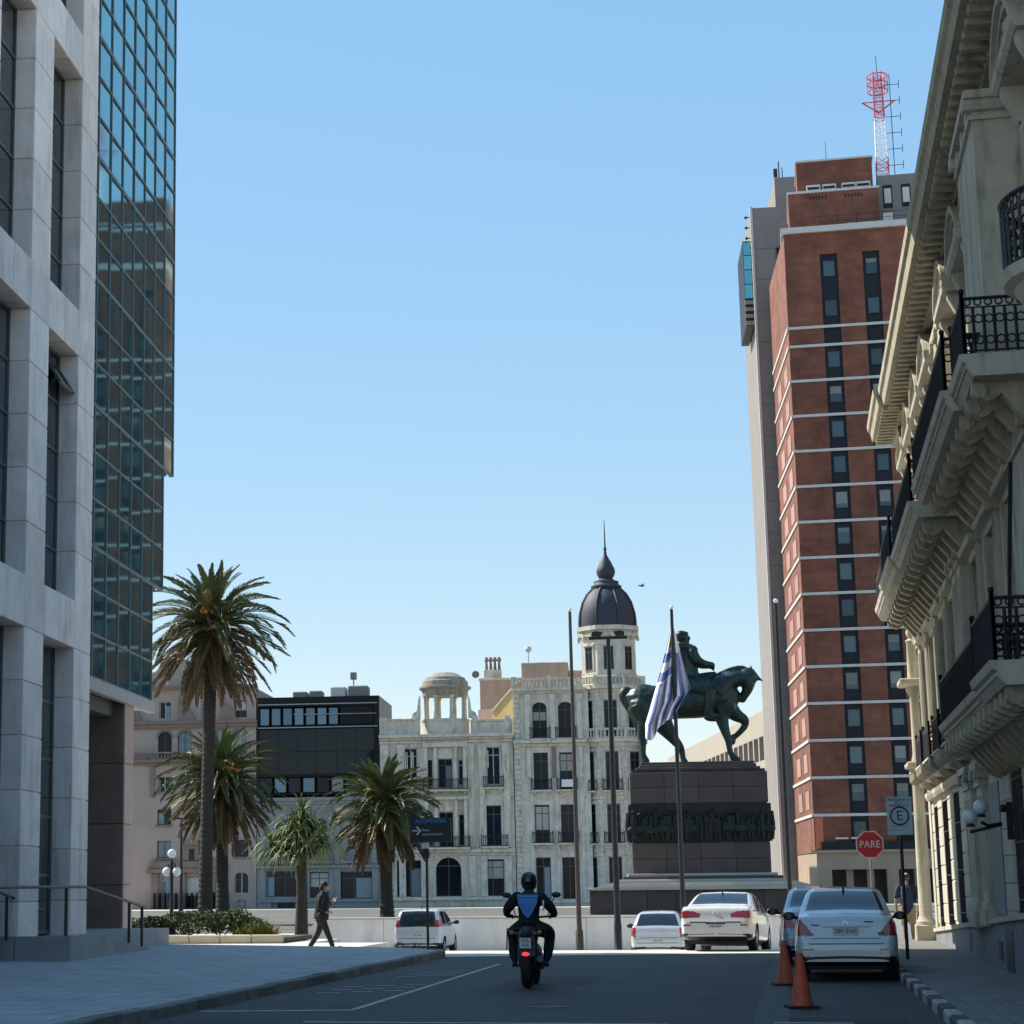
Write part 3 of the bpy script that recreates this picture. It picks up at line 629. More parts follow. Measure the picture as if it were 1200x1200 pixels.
MB().cyl((0, 0, 9.6), (0, 0, 11.2), .03, n=5).obj('lightning_rod', IRON, MS)
b = MB(); b.cyl((1.0, 0, .3), (1.0, 0, 9.4), .035, n=5)
for k in range(6): z = 1.2+k*1.45; b.cyl((.5, 0, z), (1.75, 0, z), .03, n=5); b.cyl((1.75, 0, z-.35), (1.75, 0, z+.35), .03, n=5)
b.obj('dipole_array', IRON, MS)
for i, (x, y, z, hh) in enumerate([(5.7, 167.5, 62.05, 1.8), (15.6, 170, 60.4, 2.6)]):
    tag(MB().cyl((0, 0, 0), (0, 0, hh), .035, .02, 6).cyl((-.12, 0, .02), (.12, 0, .02), .05, n=5).obj('whip_antenna', IRON, loc=(x, y, z)), ['thin whip antenna on the brick top block', 'thin whip antenna on the grey roof block'][i], 'antenna')
# ---- grey concrete wing
GW = thing('concrete_tower', 'narrow grey concrete tower with a hanging glass box beside the brick hotel', 'building', (-.85, 181, 0), TH)
for (x0, x1, y0, z1) in ((0, 4.5, 0, 63), (2.35, 4.6, 1, 66.2)): MB().box(x0, y0, 0, x1, 14, z1).obj('shaft', CONC, GW)
z = 3.
while z < 62: piece('concrete_panel', CONC, GW, .02, -.05, z, 2.2, .01, z+2.9, .02); z += 2.95
piece('lit_edge_strip', BANDM, GW, -.12, -.12, 0, .1, .2, 63.1, .01)  # white strip added to imitate the sunlit left face of the shaft
MB().box(2.1, -.2, 5, 2.7, .02, 59).obj('window_strip', SPAN, GW)
for k in range(10): piece('glass_pane', CURT, GW, 2.12, -.25, 54.6-4.9*k, 2.68, -.201, 58.4-4.9*k, 0)
gb = MB().box(-.85, .8, 52.0, -.12, 8, 60.1).obj('glass_box', SPAN, GW)
for k in range(4): piece('glass_pane', CURT, gb, -.82, .74, 54.6+1.38*k, -.16, .799, 55.9+1.38*k, 0)
for k in range(4): piece('ledge', CONC, gb, -.9, .6, 52.05+.65*k, -.1, .799, 52.4+.65*k, .02)
b = MB()
for k in range(3): b.cyl((-.5, .3, 60.2+k), (0, .3, 60.2+k), .05, n=5); b.ball((-.5, .3, 60.2+k), .16, 6)
b.cyl((2.9, 2, 66.2), (2.9, 2, 68.1), .06, n=5); b.cyl((3.2, 2, 66.2), (3.2, 2, 67.5), .05, n=5); b.box(2.4, 1.9, 66.6, 2.75, 2.1, 67.4); b.obj('antenna_cluster', IRON, GW)
# ---- pale office behind the monument
OFFM = mat('pale_concrete_office', (.30, .265, .22), .8, .08, .6, dirt=.25, dirtcol=(.3, .27, .24), dsc=.3)
d_ = Vector((-.184, .983, 0)); A_ = Vector((-1.6, 195, 0)); F_ = A_+d_*75
OF = thing('office_building', 'pale concrete office building with a deep window gallery under its roof', 'building', F_, math.atan2(-.983, .184))
wop = [(1.2+3.1*k, 13.3, 3.7+3.1*k, 15.6) for k in range(23)]+[(2+4.3*k, 9.4, 3.8+4.3*k, 11.2) for k in range(16)]+[(2+4.3*k, 5.4, 3.8+4.3*k, 7.4) for k in range(16)]
b = MB(); wall(b, 0, 75, 0, 18, wop, 0, 1.0); b.quad((75, 0, 0), (75, 20, 0), (75, 20, 18), (75, 0, 18)); b.quad((0, 0, 17.9), (75, 0, 17.9), (75, 20, 17.9), (0, 20, 17.9)); b.obj('wall', OFFM, OF)
for o in wop: window(OF, o[0], o[1], o[2]-o[0], o[3]-o[1], .9 if o[1] > 12 else .4, BANDM, HGL, 2, 1, .1)
piece('roof_hut', CONC, OF, 66.5, 4, 18, 68.5, 6, 19.4, .03)
# ================================================================ far row of the plaza
PINK = mat('pinkish_render', (.36, .285, .245), .85, .08, .5, dirt=.35, dirtcol=(.3, .22, .19), dsc=.25)
PINKT = mat('brown_stone_trim', (.22, .165, .135), .85, .12, 1, dirt=.4)
CREAM = mat('weathered_cream_stone', (.54, .495, .41), .85, .18, 1.5, .2, 8, dirt=.85, dirtcol=(.2, .165, .115), dsc=1.2)
CREAMT = mat('cream_trim', (.57, .525, .435), .85, .18, 2, dirt=.85, dirtcol=(.21, .175, .125), dsc=1.6)
IVORY = mat('ivory_stone', (.59, .55, .48), .85, .15, 1.5, .2, 8, dirt=.75, dirtcol=(.26, .22, .165), dsc=1.)
FGL = mat('far_window_glass', (.010, .015, .024), .1, 0, spec=.22, rand=.5)
BLGL = mat('blue_window_glass', (.10, .16, .22), .06, 0, metal=.4, rand=.2)
FRM = mat('dark_window_frame', (.06, .065, .07), .6, 0); FRW = mat('pale_window_frame', (.45, .45, .44), .6, 0)
def far(name, label, u0, off=0): return thing(name, label, 'building', plz(u0, off), TH)
def box_rest(b, w, d, z):   # sides, back and roof
    b.quad((0, 0, 0), (0, d, 0), (0, d, z), (0, 0, z)); b.quad((w, 0, 0), (w, d, 0), (w, d, z), (w, 0, z)); b.quad((0, d, 0), (w, d, 0), (w, d, z), (0, d, z)); b.quad((0, 0, z-.02), (w, 0, z-.02), (w, d, z-.02), (0, d, z-.02))
SHB = mat('blue_grey_shutter', (.2, .24, .27), .7, .15, 6, rand=.3); BLD = mat('pale_roller_blind', (.42, .40, .36), .8, .1, 4, rand=.3); RW = random.Random(21)
def fwin(t, o, m=FGL, fr=FRM, nx=2, nz=1, tr=None, y=.22):
    w_, h_ = o[2]-o[0], o[3]-o[1]; wn = window(t, o[0], o[1], w_, h_, y, fr, m, nx, nz, .07, tr); q = RW.random()
    if w_ > .7 and q < .5:
        if q < .22: s = RW.random() < .5; piece('shutter', SHB, wn, .07 if s else w_*.55, -.03, .07, w_*.45 if s else w_-.07, .0, h_*.76, .01)
        elif q < .36: piece('shutter', SHB, wn, .07, -.03, .07, w_*.2, .0, h_*.76, .01); piece('shutter', SHB, wn, w_*.8, -.03, .07, w_-.07, .0, h_*.76, .01)
        else: piece('roller_blind', BLD, wn, .08, .01, h_*RW.uniform(.35, .7), w_-.08, .03, h_*(.72 if o[-1] != h_ and len(o) > 4 else .95), 0)
    return wn
def trim(t, m, x0, z0, x1, z1, d=.12, name='cornice'): return piece(name, m, t, x0, -d, z0, x1, .02, z1, .02)
def sill(t, o, m, d=.15): trim(t, m, o[0]-.12, o[1]-.16, o[2]+.12, o[1]-.02, d, 'sill')
def jbalc(t, x0, x1, z, m=IRON, d=.45, h=.85, slab=None):
    s = piece('balcony', slab or CREAMT, t, x0, -d, z-.16, x1, .02, z, .02)
    put('railing', rail_mesh(x1-x0-.06, h, m, d-.05, .16, 0, 'f'), s, (-(x1-x0)/2+.03, -d/2+.02-.01, .08))
    for x in (x0+.25, x1-.35): put('bracket', cached(('jb', (slab or CREAMT).name), lambda: MB().prism([(0, 0), (0, .3), (-.38, .3), (-.3, .15)], 'x', 0, .14).mesh('bracket', slab or CREAMT)), t, (x, 0, z-.47))
# ---- pinkish apartment house
t = far('apartment_house', 'pinkish rendered apartment house with arched loggia and brown trim behind the palms', -33.5); X = 33.5
cols = [-28.9, -25.4, -22.35]
ops = [(X-29.4, 15.75, X-28.4, 17.2), (X-25.8, 15.75, X-24.8, 17.2), (X-22.9, 15.75, X-21.9, 17.2)]
arch = [(X+c-.6, 12.5, X+c+.6, 14.7, .6) for c in (-28.9, -27.2, -24.2, -22.5)]
mids = [(X+c-.6, z, X+c+.6, z+h) for c in (-28.9, -25.4, -22.35) for z, h in ((9.6, 1.35), (6.9, 1.3), (4.2, 1.4))]
gfa = [(X-22.95, 1.2, X-21.75, 2.95, .5), (X-29.2, .6, X-28.2, 2.7, .5), (X-27.0, 0, X-25.6, 2.7), (X-24.6, .6, X-23.6, 2.7, .5), (X-22.8, -.1, X-21.9, .75, .4)]
b = MB(); wall(b, 0, 12.4, 0, 18.2, ops+arch+mids+gfa, 0, .3); box_rest(b, 12.4, 12, 18.2); b.obj('wall', PINK, t)
for o in ops+arch+mids+gfa: fwin(t, o, FGL if random.random() < .6 else BLGL, FRW if random.random() < .6 else FRM, 2, 1)
for o in mids: sill(t, o, PINKT)
for z0, z1, d in ((15.0, 15.3, .2), (15.3, 15.55, .4), (14.85, 15.0, .12), (12.1, 12.35, .45), (11.85, 12.08, .2), (18.2, 18.5, .4)): trim(t, PINKT, -.1, z0, 12.5, z1, d)
for c in arch: MB().tube([(c[0]-.05+(c[2]-c[0]+.1)/2*(1-cos(pi*k/8)), -.03, c[3]-.55+.65*sin(pi*k/8)) for k in range(9)], .1, 5).obj('arch_moulding', PINKT, t)
bl = MB(); 
for k in range(34): bl.lathe([(.03, 0), (.07, .2), (.03, .45)], (1.9+k*.28, -.38, 12.37), 5)
bl.box(1.8, -.46, 12.82, 11.6, -.3, 12.95); bl.obj('balustrade', PINKT, t)
for x in (3.4, 7.0, 10.0): trim(t, PINKT, x, 9.2, x+.35, 11.8, .18, 'bracket')
for x, s in ((1.2, 1), (5.8, 1), (9.4, 1)):
    MB().prism([(x, 15.55), (x+1.4, 15.55), (x+1.2, 16.2), (x+.9, 16.6), (x+.3, 16.9), (x, 17.6)], 'y', -.25, -.02).obj('scroll', PINKT, t)
# gable
MB().prism([(2.2, 18.5), (8.8, 18.5), (8.4, 19.4), (7.2, 19.8), (6.6, 20.6), (5.5, 21.2), (4.4, 20.6), (3.8, 19.8), (2.6, 19.4)], 'y', 0, .5).obj('gable', PINK, t)
# portal
trim(t, PINKT, 3.6, .0, 4.2, 2.9, .3, 'pilaster'); trim(t, PINKT, 9.0, .0, 9.6, 2.9, .3, 'pilaster'); trim(t, PINKT, 6.2, 0, 6.5, 2.9, .25, 'pilaster'); trim(t, PINKT, 7.9, 0, 8.2, 2.9, .25, 'pilaster')
trim(t, PINKT, 3.2, 2.95, 10.0, 3.3, .6, 'portal_cornice'); trim(t, PINKT, 3.5, 3.31, 9.7, 3.9, .45, 'balcony_parapet')
trim(t, PINKT, 6.3, 3.95, 7.7, 5.2, .25, 'niche'); MB().prism([(6.1, 5.2), (7.9, 5.2), (7.0, 5.75)], 'y', -.35, 0).obj('niche_pediment', PINKT, t)
trim(t, FGL, 6.75, 4.0, 7.25, 4.9, .26, 'niche_opening')
for k in range(14): trim(t, IRON, 3.9+k*.45, 0, 3.95+k*.45, 1.3, .8, 'fence_bar')
# ---- black glass building
t = far('glass_building', 'black glass box set on an old grey stone front', -21.05); X = 21.05; Wd = 10.35
BLK = mat('black_cladding', (.007, .008, .010), .4, .1, 1, spec=.2); BIGG = mat('black_mirror_glass', (.003, .011, .017), .03, 0, spec=.28, bump=.1, bsc=.5)
OLDG = mat('old_grey_stone', (.24, .245, .24), .85, .12, .8, dirt=.6, dirtcol=(.15, .15, .15), dsc=.4)
b = MB(); wall(b, 0, Wd, 9.2, 17.35, [(.2, 14.95, 9.9, 16.55), (.2, 10.9, 9.9, 14.7), (.2, 9.35, 9.9, 10.7)], 0, .15); box_rest(b, Wd, 10, 17.35); b.obj('wall', BLK, t)
for k in range(7): window(t, .25+k*.97, 15.0, .82, 1.45, .08, BLK, BLGL, 1, 1, .05)
piece('louvre_panel', BLK, t, 7.05, .02, 15.0, 9.85, .1, 16.5, .01)
for k in range(6):
    for q in range(2):
        o = piece('glass_panel', BIGG, t, .22+k*1.62, .05, 10.92+q*1.88, .22+(k+1)*1.62-.02, .12, 10.92+(q+1)*1.88-.02, .005); o.rotation_euler = (random.gauss(0, .008), 0, random.gauss(0, .008))
for k in range(8): window(t, .25+k*1.2, 9.4, 1.05, 1.25, .08, BLK, BLGL if k % 2 else FGL, 1, 1, .06)
for z in (14.76, 16.7): trim(t, STEEL, .1, z, 10.2, z+.09, .1, 'metal_rail')
trim(t, STEEL, 3.1, 15.85, 10.1, 15.92, .06, 'metal_rail')
for x, w_, h_, m_ in ((2.9, 1.2, .55, CONC), (4.3, 1.1, .6, CONC), (6.1, 1.3, .9, BANDM), (7.6, 1.7, .95, CONC)): piece('roof_unit', m_, t, x, 1, 17.36, x+w_, 2.6, 17.36+h_, .08)
MB().cyl((8., 1.8, 18.3), (8., 1.8, 18.9), .05).box(7.75, 1.6, 18.9, 8.25, 2., 19.5).obj('roof_tank', CONC, t)
gops = [(4.6, 4.7, 5.9, 7.3, .6), (1.6, 4.7, 2.9, 7.3, .6), (7.6, 4.7, 8.9, 7.3, .6), (.8, .9, 3.9, 3.0), (4.4, .8, 6.0, 2.9), (6.6, .7, 9.6, 2.9), (1.2, -.2, 3.6, .6)]
b = MB(); wall(b, 0, Wd, 0, 8.9, gops, 0, .3); box_rest(b, Wd, 8, 8.9); b.obj('stone_front', OLDG, t)
for o in gops: fwin(t, o, FGL, FRM, 2, 1, .75)
for z0, z1, d in ((8.7, 9.0, .3), (8.45, 8.69, .18), (7.9, 8.05, .1), (3.2, 3.45, .25), (.45, .65, .15)): trim(t, OLDG, -.02, z0, Wd+.02, z1, d)
for x in (.2, 3.4, 6.5, 9.6): trim(t, OLDG, x, 3.5, x+.5, 8.4, .12, 'pilaster'); trim(t, OLDG, x, .66, x+.5, 3.2, .12, 'pilaster')
for x in (1.2, 4.2, 7.2): jbalc(t, x, x+2.1, 3.75, OLDG, .4, .8, OLDG)
# ---- cream house with rotunda
t = far('rotunda_house', 'weathered cream stone house crowned by a small open rotunda', -10.7); Wd = 11.05; X = 10.7
ops = [(X-8.7, 9.9, X-7.6, 12.9), (X-5.85, 9.6, X-4.7, 11.95), (X-6.75, 9.8, X-6.35, 11.9), (X-4.2, 9.8, X-3.8, 11.9), (X-1.85, 9.8, X-.75, 12.9),
       (X-8.7, 4.8, X-7.6, 8.0), (X-5.85, 4.8, X-4.7, 7.6), (X-6.75, 4.9, X-6.35, 7.4), (X-4.2, 4.9, X-3.8, 7.4), (X-2.0, 4.85, X-.75, 8.1),
       (X-9.4, .8, X-7.3, 3.75), (X-6.2, .8, X-4.1, 3.95, 1.0), (X-2.5, .8, X-.6, 3.75)]
b = MB(); wall(b, 0, Wd, 0, 13.9, ops, 0, .35); box_rest(b, Wd, 11, 13.9); b.obj('wall', CREAM, t)
for i, o in enumerate(ops): fwin(t, o, FGL, FRM if i > 9 else random.choice([FRM, FRW]), 2 if o[2]-o[0] > .6 else 1, 1, .78)
for z0, z1, d in ((13.55, 13.75, .2), (13.75, 14.0, .5), (13.3, 13.5, .1), (8.9, 9.05, .1), (4.3, 4.62, .35), (4.1, 4.28, .15), (.5, .75, .25)): trim(t, CREAMT, -.02, z0, Wd+.02, z1, d)
piece('parapet', CREAM, t, 0, -.05, 14.0, 3.2, .35, 15.2, .03); piece('parapet', CREAM, t, 7.6, -.05, 14.0, Wd, .35, 15.0, .03)
trim(t, CREAMT, 0, 15.2, 3.2, 15.35, .15); trim(t, CREAMT, 7.6, 15.0, Wd, 15.15, .15)
for x in (.1, 2.9, 7.7, 10.4): piece('parapet_pier', CREAM, t, x, -.12, 14.02, x+.5, .3, 15.5, .03)
for x in (.15, 1.5, 3.3, 7.25, 8.2, 10.2): trim(t, CREAMT, x, 4.7, x+.55, 13.25, .14, 'pilaster'); trim(t, CREAMT, x, .8, x+.55, 4.05, .14, 'pilaster'); trim(t, CREAMT, x-.06, 12.2, x+.61, 13.2, .2, 'capital')
for x in (.8, 2.2, 2.7, 7.6, 8.0, 8.9, 10.1, 10.7):
    for k in range(2): trim(t, CREAMT, x-.1+.14*k, 11.2, x-.02+.14*k, 12.6, .1, 'fluting')
# curved bay
bay = MB().lathe([(2.2, 4.75), (2.2, 9.0), (2.25, 9.05), (2.2, 9.1)], (5.45, 1.5, 0), 2, -2.35, -.79)
for x in (3.72, 4.5, 6.15, 6.95): trim(t, CREAMT, x, 9.2, x+.28, 12.9, .42, 'bay_column'); trim(t, CREAMT, x, 4.7, x+.28, 8.6, .42, 'bay_column')
trim(t, CREAMT, 3.6, 12.92, 7.3, 13.3, .5, 'bay_cornice'); trim(t, CREAMT, 3.6, 8.62, 7.3, 8.88, .5, 'bay_cornice'); trim(t, CREAMT, 4.8, 12.0, 6.1, 12.9, .2, 'panel'); trim(t, CREAMT, 4.8, 7.7, 6.1, 8.6, .2, 'panel')
jbalc(t, 3.6, 7.3, 9.45, IRON, .75); jbalc(t, 8.55, 10.25, 9.6, IRON, .4); jbalc(t, 8.3, 10.5, 4.8, IRON, .5); jbalc(t, 3.6, 7.4, 4.75, IRON, .8); jbalc(t, 1.6, 3.5, 4.8, IRON, .5); jbalc(t, 1.7, 3.4, 9.6, IRON, .4)
# rotunda
cx, cy = 5.4, 1.6
MB().lathe([(0, 14.0), (2.0, 14.0), (2.0, 15.1), (2.05, 15.15), (2.05, 15.3), (0, 15.3)], (cx, cy, 0), 20).obj('rotunda_base', CREAM, t, smooth=True)
for k in range(8): a = pi/8+k*pi/4; MB().lathe([(.0, 0), (.24, 0), (.22, .1), (.18, .2), (.15, 1.75), (.22, 1.85), (.22, 1.98), (0, 1.98)], (cx+1.72*cos(a), cy+1.72*sin(a), 15.3), 10).obj('rotunda_column', CREAMT, t, smooth=True)
MB().lathe([(0, 17.3), (1.9, 17.3), (1.95, 17.75), (2.2, 17.9), (2.2, 18.05), (1.95, 18.1), (1.93, 18.5), (1.78, 18.56), (1.68, 18.82), (1.45, 18.88), (1.25, 19.08), (.8, 19.26), (0, 19.32)], (cx, cy, 0), 24).obj('rotunda_dome', mat('grey_weathered_dome', (.3, .275, .225), .9, .25, 2, .3, 8, dirt=.9, dirtcol=(.12, .11, .09), dsc=1.5), t, smooth=True)
for s in (-1, 1): MB().prism([(cx+s*2.0, 15.35), (cx+s*2.75, 15.35), (cx+s*2.6, 15.8), (cx+s*2.25, 16.0), (cx+s*2.15, 16.9), (cx+s*2.0, 17.3)], 'y', .2, .7).obj('scroll_buttress', CREAMT, t)
# ---- houses showing behind it
YEL = mat('sunlit_yellow_render', (.55, .42, .19), .85, .1, .6, dirt=.3, dirtcol=(.4, .3, .16)); TPK = mat('tan_pink_render', (.40,.28,.22), .85, .1, .6, dirt=.3)
t = far('rear_house', 'tan house with clustered chimney pots rising behind the rotunda house', -3.0, 12)
MB().box(0, 0, 0, 3.6, 8, 19.6).obj('wall', TPK, t); piece('coping', CREAMT, t, -.1, -.1, 19.6, 3.7, 8, 19.8, .02)
ch = piece('chimney_stack', CREAM, t, .35, .5, 19.8, 1.9, 1.3, 20.6, .03)
for k in range(4): MB().lathe([(.1, 0), (.14, .1), (.1, .7), (.2, .85), (.12, 1.15), (0, 1.2)], (-.55+.38*k, 0, .4), 8).obj('chimney_pot', PINKT, ch)
MB().lathe([(0, 0), (.3, .08), (.34, .2)], (0, 0, 0), 10).obj('dish', CONC, t, (-.35, 0, 20.1), rot=(R(80), 0, 0))
t = far('gabled_house', 'rendered side wall of a house behind the rotunda house, yellow to show sunlight', -1.6, 6)
t.rotation_euler = (0, 0, TH-R(38))  # turned to catch the sun; the wall's yellow stands in for sunlight
MB().prism([(0, 0), (3.0, 0), (3.0, 18.6), (0, 16.2)], 'y', 0, 5).obj('wall', YEL, t); MB().prism([(-.05, 16.2), (3.05, 18.64), (3.05, 18.85), (-.05, 16.4)], 'y', -.1, 5).obj('roof_edge', CREAMT, t)
MB().box(-1.9, .3, 0, -.05, 4.5, 16.6).obj('annex', TPK, t)
# ---- ivory house with cupola
t = far('cupola_house', 'ivory stone corner house with a dark ribbed cupola and balconies', .42); Wd = 7.; X = -.42
ops = []
for u0, u1 in ((2.0, 3.2), (4.12, 5.32)):
    ops += [(u0+X, 13.6, u1+X, 16.5, .5), (u0+X, 9.2, u1+X, 12.35), (u0+X, 4.95, u1+X, 8.1), (u0+X, .5, u1+X, 3.85)]
b = MB(); wall(b, 0, 6.2, 0, 17.4, ops, 0, .35); box_rest(b, 10.6, 10, 17.4)
b.obj('wall', IVORY, t)
for o in ops: fwin(t, o, FGL, FRM, 2, 1, .78)
for z0, z1, d in ((17.2, 17.4, .2), (17.4, 17.65, .5), (13.1, 13.35, .45), (12.85, 13.08, .2), (8.55, 8.7, .08), (4.35, 4.5, .08), (.2, .45, .15)): trim(t, CREAMT, -.02, z0, 6.0, z1, d)
for x in (1.0, 3.05, 5.25): trim(t, IVORY, x, 13.4, x+.42, 17.1, .3, 'loggia_column'); trim(t, IVORY, x-.05, 16.5, x+.47, 17.15, .36, 'capital'); trim(t, PINKT if x == 3.05 else CREAMT, x+.05, 10.3, x+.4, 12.8, .2, 'console')
for x in (1.2, 3.25, 5.3): trim(t, IVORY, x, .5, x+.32, 9.0, .1, 'pilaster')
for x in (1.35, 3.45):
    jbalc(t, x, x+1.7, 13.5, IRON, .4); jbalc(t, x, x+1.7, 9.3, IRON, .5); jbalc(t, x, x+1.7, 5.0, IRON, .5)
z = .5
while z < 17: piece('quoin', CREAMT, t, .05, -.1, z, .6 if int(z*2) % 2 else .5, .01, z+.38, .03); z += .42
SIGNW = mat('white_board', (.7, .7, .68), .6, .05, 3)
piece('banner', SIGNW, t, 3.85, -.58, 9.5, 4.9, -.55, 10.1, .005)
def balustrade(t, x0, x1, z, y, m=CREAMT):
    b = MB(); b.box(x0, y-.1, z, x1, y+.1, z+.12); b.box(x0, y-.12, z+.68, x1, y+.12, z+.82); n = int((x1-x0)/.3)
    for k in range(n): b.lathe([(.05, 0), (.1, .2), (.05, .56)], (x0+(k+.5)*(x1-x0)/n, y, z+.12), 6)
    return b.obj('balustrade', m, t)
balustrade(t, .3, 2.9, 17.66, -.25); balustrade(t, 3.2, 5.8, 17.66, -.25); piece('parapet_pier', CREAMT, t, 2.9, -.45, 17.66, 3.2, .0, 18.6, .02); piece('parapet_pier', CREAMT, t, -.1, -.45, 17.66, .3, .0, 18.6, .02)
piece('roof_hut', TPK, t, .7, 2.0, 17.5, 4.6, 6, 20.0, .05); piece('roof_hut', TPK, t, 4.62, 2.2, 17.5, 6.6, 6, 19.3, .05)
MB().cyl((1.3, 2.5, 20), (1.3, 2.5, 21.0), .05).ball((1.3, 2.5, 21.2), .3, 8).obj('roof_light', BANDM, t)
# corner tower, octagonal
cx, cy = 8.0, 2.2; rc = 2.75
def octo(b, r, z0, z1): return b.prism([(cx+r*cos(pi/8+k*pi/4), cy+r*sin(pi/8+k*pi/4)) for k in range(8)], 'z', z0, z1)
ot = octo(MB(), rc, 0, 18.4).obj('corner_tower', IVORY, t)
for r, z0, z1 in ((rc+.15, 17.2, 17.45), (rc+.5, 17.46, 17.75), (rc+.45, 13.1, 13.38), (rc+.2, 12.8, 13.08), (rc+.1, 8.5, 8.7), (rc+.1, 4.3, 4.5), (rc+.15, .1, .45)): octo(MB(), r, z0, z1).obj('tower_cornice', CREAMT, t)
ap = rc*cos(pi/8)
for fa in (-pi/2, -pi/4, -3*pi/4):
    nx_, ny_ = cos(fa), sin(fa)
    for z, h_ in ((13.6, 2.9), (9.2, 3.1), (4.95, 3.1), (.5, 3.3), (19.1, 1.9)):
        apz = ap if z < 18 else 2.42*cos(pi/8)
        w_ = 1.05 if z < 18 else .8
        o = window(t, 0, 0, w_, h_, 0, FRM, FGL, 2, 1, .07, .78)
        o.rotation_euler = (0, 0, fa+pi/2); dv = Vector((cos(fa+pi/2), sin(fa+pi/2)))
        o.location = (cx+nx_*(apz+.07)-dv.x*w_/2, cy+ny_*(apz+.07)-dv.y*w_/2, z)
        for s in (-1, 1):
            q = put('surround', cbox(.16, .14, h_+.2, CREAMT, .02), t, (cx+nx_*apz+dv.x*s*(w_/2+.08), cy+ny_*apz+dv.y*s*(w_/2+.08), z+h_/2), fa+pi/2)
        put('window_head', cbox(w_+.5, .3, .16, CREAMT, .02), t, (cx+nx_*apz, cy+ny_*apz, z+h_+.15), fa+pi/2)
        if z in (9.2, 4.95):
            sl = put('balcony', cbox(1.7, .5, .14, CREAMT, .02), t, (cx+nx_*(apz+.22), cy+ny_*(apz+.22), z-.1), fa+pi/2)
            put('railing', rail_mesh(1.6, .85, IRON, .4, .16, 0, 'f'), sl, (-.8, -.2, .07))
z = .5
while z < 17:
    for a in (-pi/2-pi/8, -pi/2+pi/8, -pi/8):
        put('quoin', cbox(.5 if int(z*2.4) % 2 else .4, .16, .36, CREAMT, .03), t, (cx+(rc-.08)*cos(a), cy+(rc-.08)*sin(a), z+.2), a+pi/2)
    z += .42
def ringbal(r, z, h_=.8):
    b = MB()
    for k in range(8):
        a0, a1 = pi/8+k*pi/4, pi/8+(k+1)*pi/4; p, q = Vector((cx+r*cos(a0), cy+r*sin(a0), z)), Vector((cx+r*cos(a1), cy+r*sin(a1), z))
        b.tube([p+Vector((0, 0, h_)), q+Vector((0, 0, h_))], .1, 5); b.tube([p+Vector((0, 0, .06)), q+Vector((0, 0, .06))], .08, 5); b.box(p.x-.13, p.y-.13, z, p.x+.13, p.y+.13, z+h_+.1)
        for i in range(1, 7): m_ = p+(q-p)*i/7; b.lathe([(.05, 0), (.09, .25), (.05, h_-.05)], m_, 5)
    return b.obj('balustrade', CREAMT, t)
ringbal(rc+.3, 17.76, .7); ringbal(rc+.32, 13.39, .75)
octo(MB(), 2.42, 18.4, 22.4).obj('drum', IVORY, t)
for r, z0, z1 in ((2.62, 21.9, 22.15), (2.75, 22.4, 22.75), (2.5, 18.4, 18.8)): octo(MB(), r, z0, z1).obj('tower_cornice', CREAMT, t)
for fa in [k*pi/4 for k in range(8)]:
    if fa in (0., pi/2): continue
    a = fa; put('oculus_scroll', cached('ocs', lambda: MB().tube([(0, .62*cos(q*pi/8), .62*sin(q*pi/8)) for q in range(0, 9)], .13, 6).mesh('oculus_scroll', CREAMT)), t, (cx+2.42*cos(a+pi/8), cy+2.42*sin(a+pi/8), 21.6), a+pi/8)
SLATE = mat('dark_slate', (.028, .034, .05), .65, .3, 6, .3, 14)
prof = [(2.45, 22.75), (2.45, 23.3), (2.38, 24.0), (2.15, 24.8), (1.75, 25.5), (1.25, 26.0), (1.05, 26.15)]
MB().lathe(prof, (cx, cy, 0), 32).obj('dome', SLATE, t, smooth=True)
for k in range(8): a = k*pi/4+pi/8; MB().tube([(cx+(r+.03)*cos(a), cy+(r+.03)*sin(a), z) for r, z in prof], .11, 6).obj('dome_rib', SLATE, t, smooth=True)
MB().lathe([(1.25, 26.1), (1.3, 26.3), (1.05, 26.45), (1.05, 26.7), (.75, 26.8), (.55, 26.95), (.7, 27.2), (.8, 27.5), (.75, 27.8), (.6, 28.1), (.5, 28.35), (.3, 28.7), (.14, 29.0), (.1, 29.4), (.14, 29.5), (.07, 29.7), (.03, 31.9), (0, 32)], (cx, cy, 0), 20).obj('lantern_spire', SLATE, t, smooth=True, angle=60)
# ================================================================ blobs: limbs and lumps fused into one continuous surface
def fuse(name, mb, m, voxel, parent=None, loc=(0, 0, 0), rz=0, smooth=4):
    me = bpy.data.meshes.new('tmp'); me.from_pydata(mb.v, [], mb.f)
    bm = bmesh.new(); bm.from_mesh(me); bmesh.ops.recalc_face_normals(bm, faces=bm.faces); bm.to_mesh(me); bm.free()
    o = bpy.data.objects.new('tmp', me); COL.objects.link(o)
    r = o.modifiers.new('r', 'REMESH'); r.mode = 'VOXEL'; r.voxel_size = voxel; r.use_smooth_shade = True
    s = o.modifiers.new('s', 'SMOOTH'); s.factor = .5; s.iterations = smooth
    dg = bpy.context.evaluated_depsgraph_get(); dg.update()
    nm = bpy.data.meshes.new_from_object(o.evaluated_get(dg)); nm.name = name
    bpy.data.objects.remove(o); bpy.data.meshes.remove(me)
    nm.materials.clear(); nm.materials.append(m); nm.polygons.foreach_set('use_smooth', [True]*len(nm.polygons))
    return put(name, nm, parent, loc, rz)
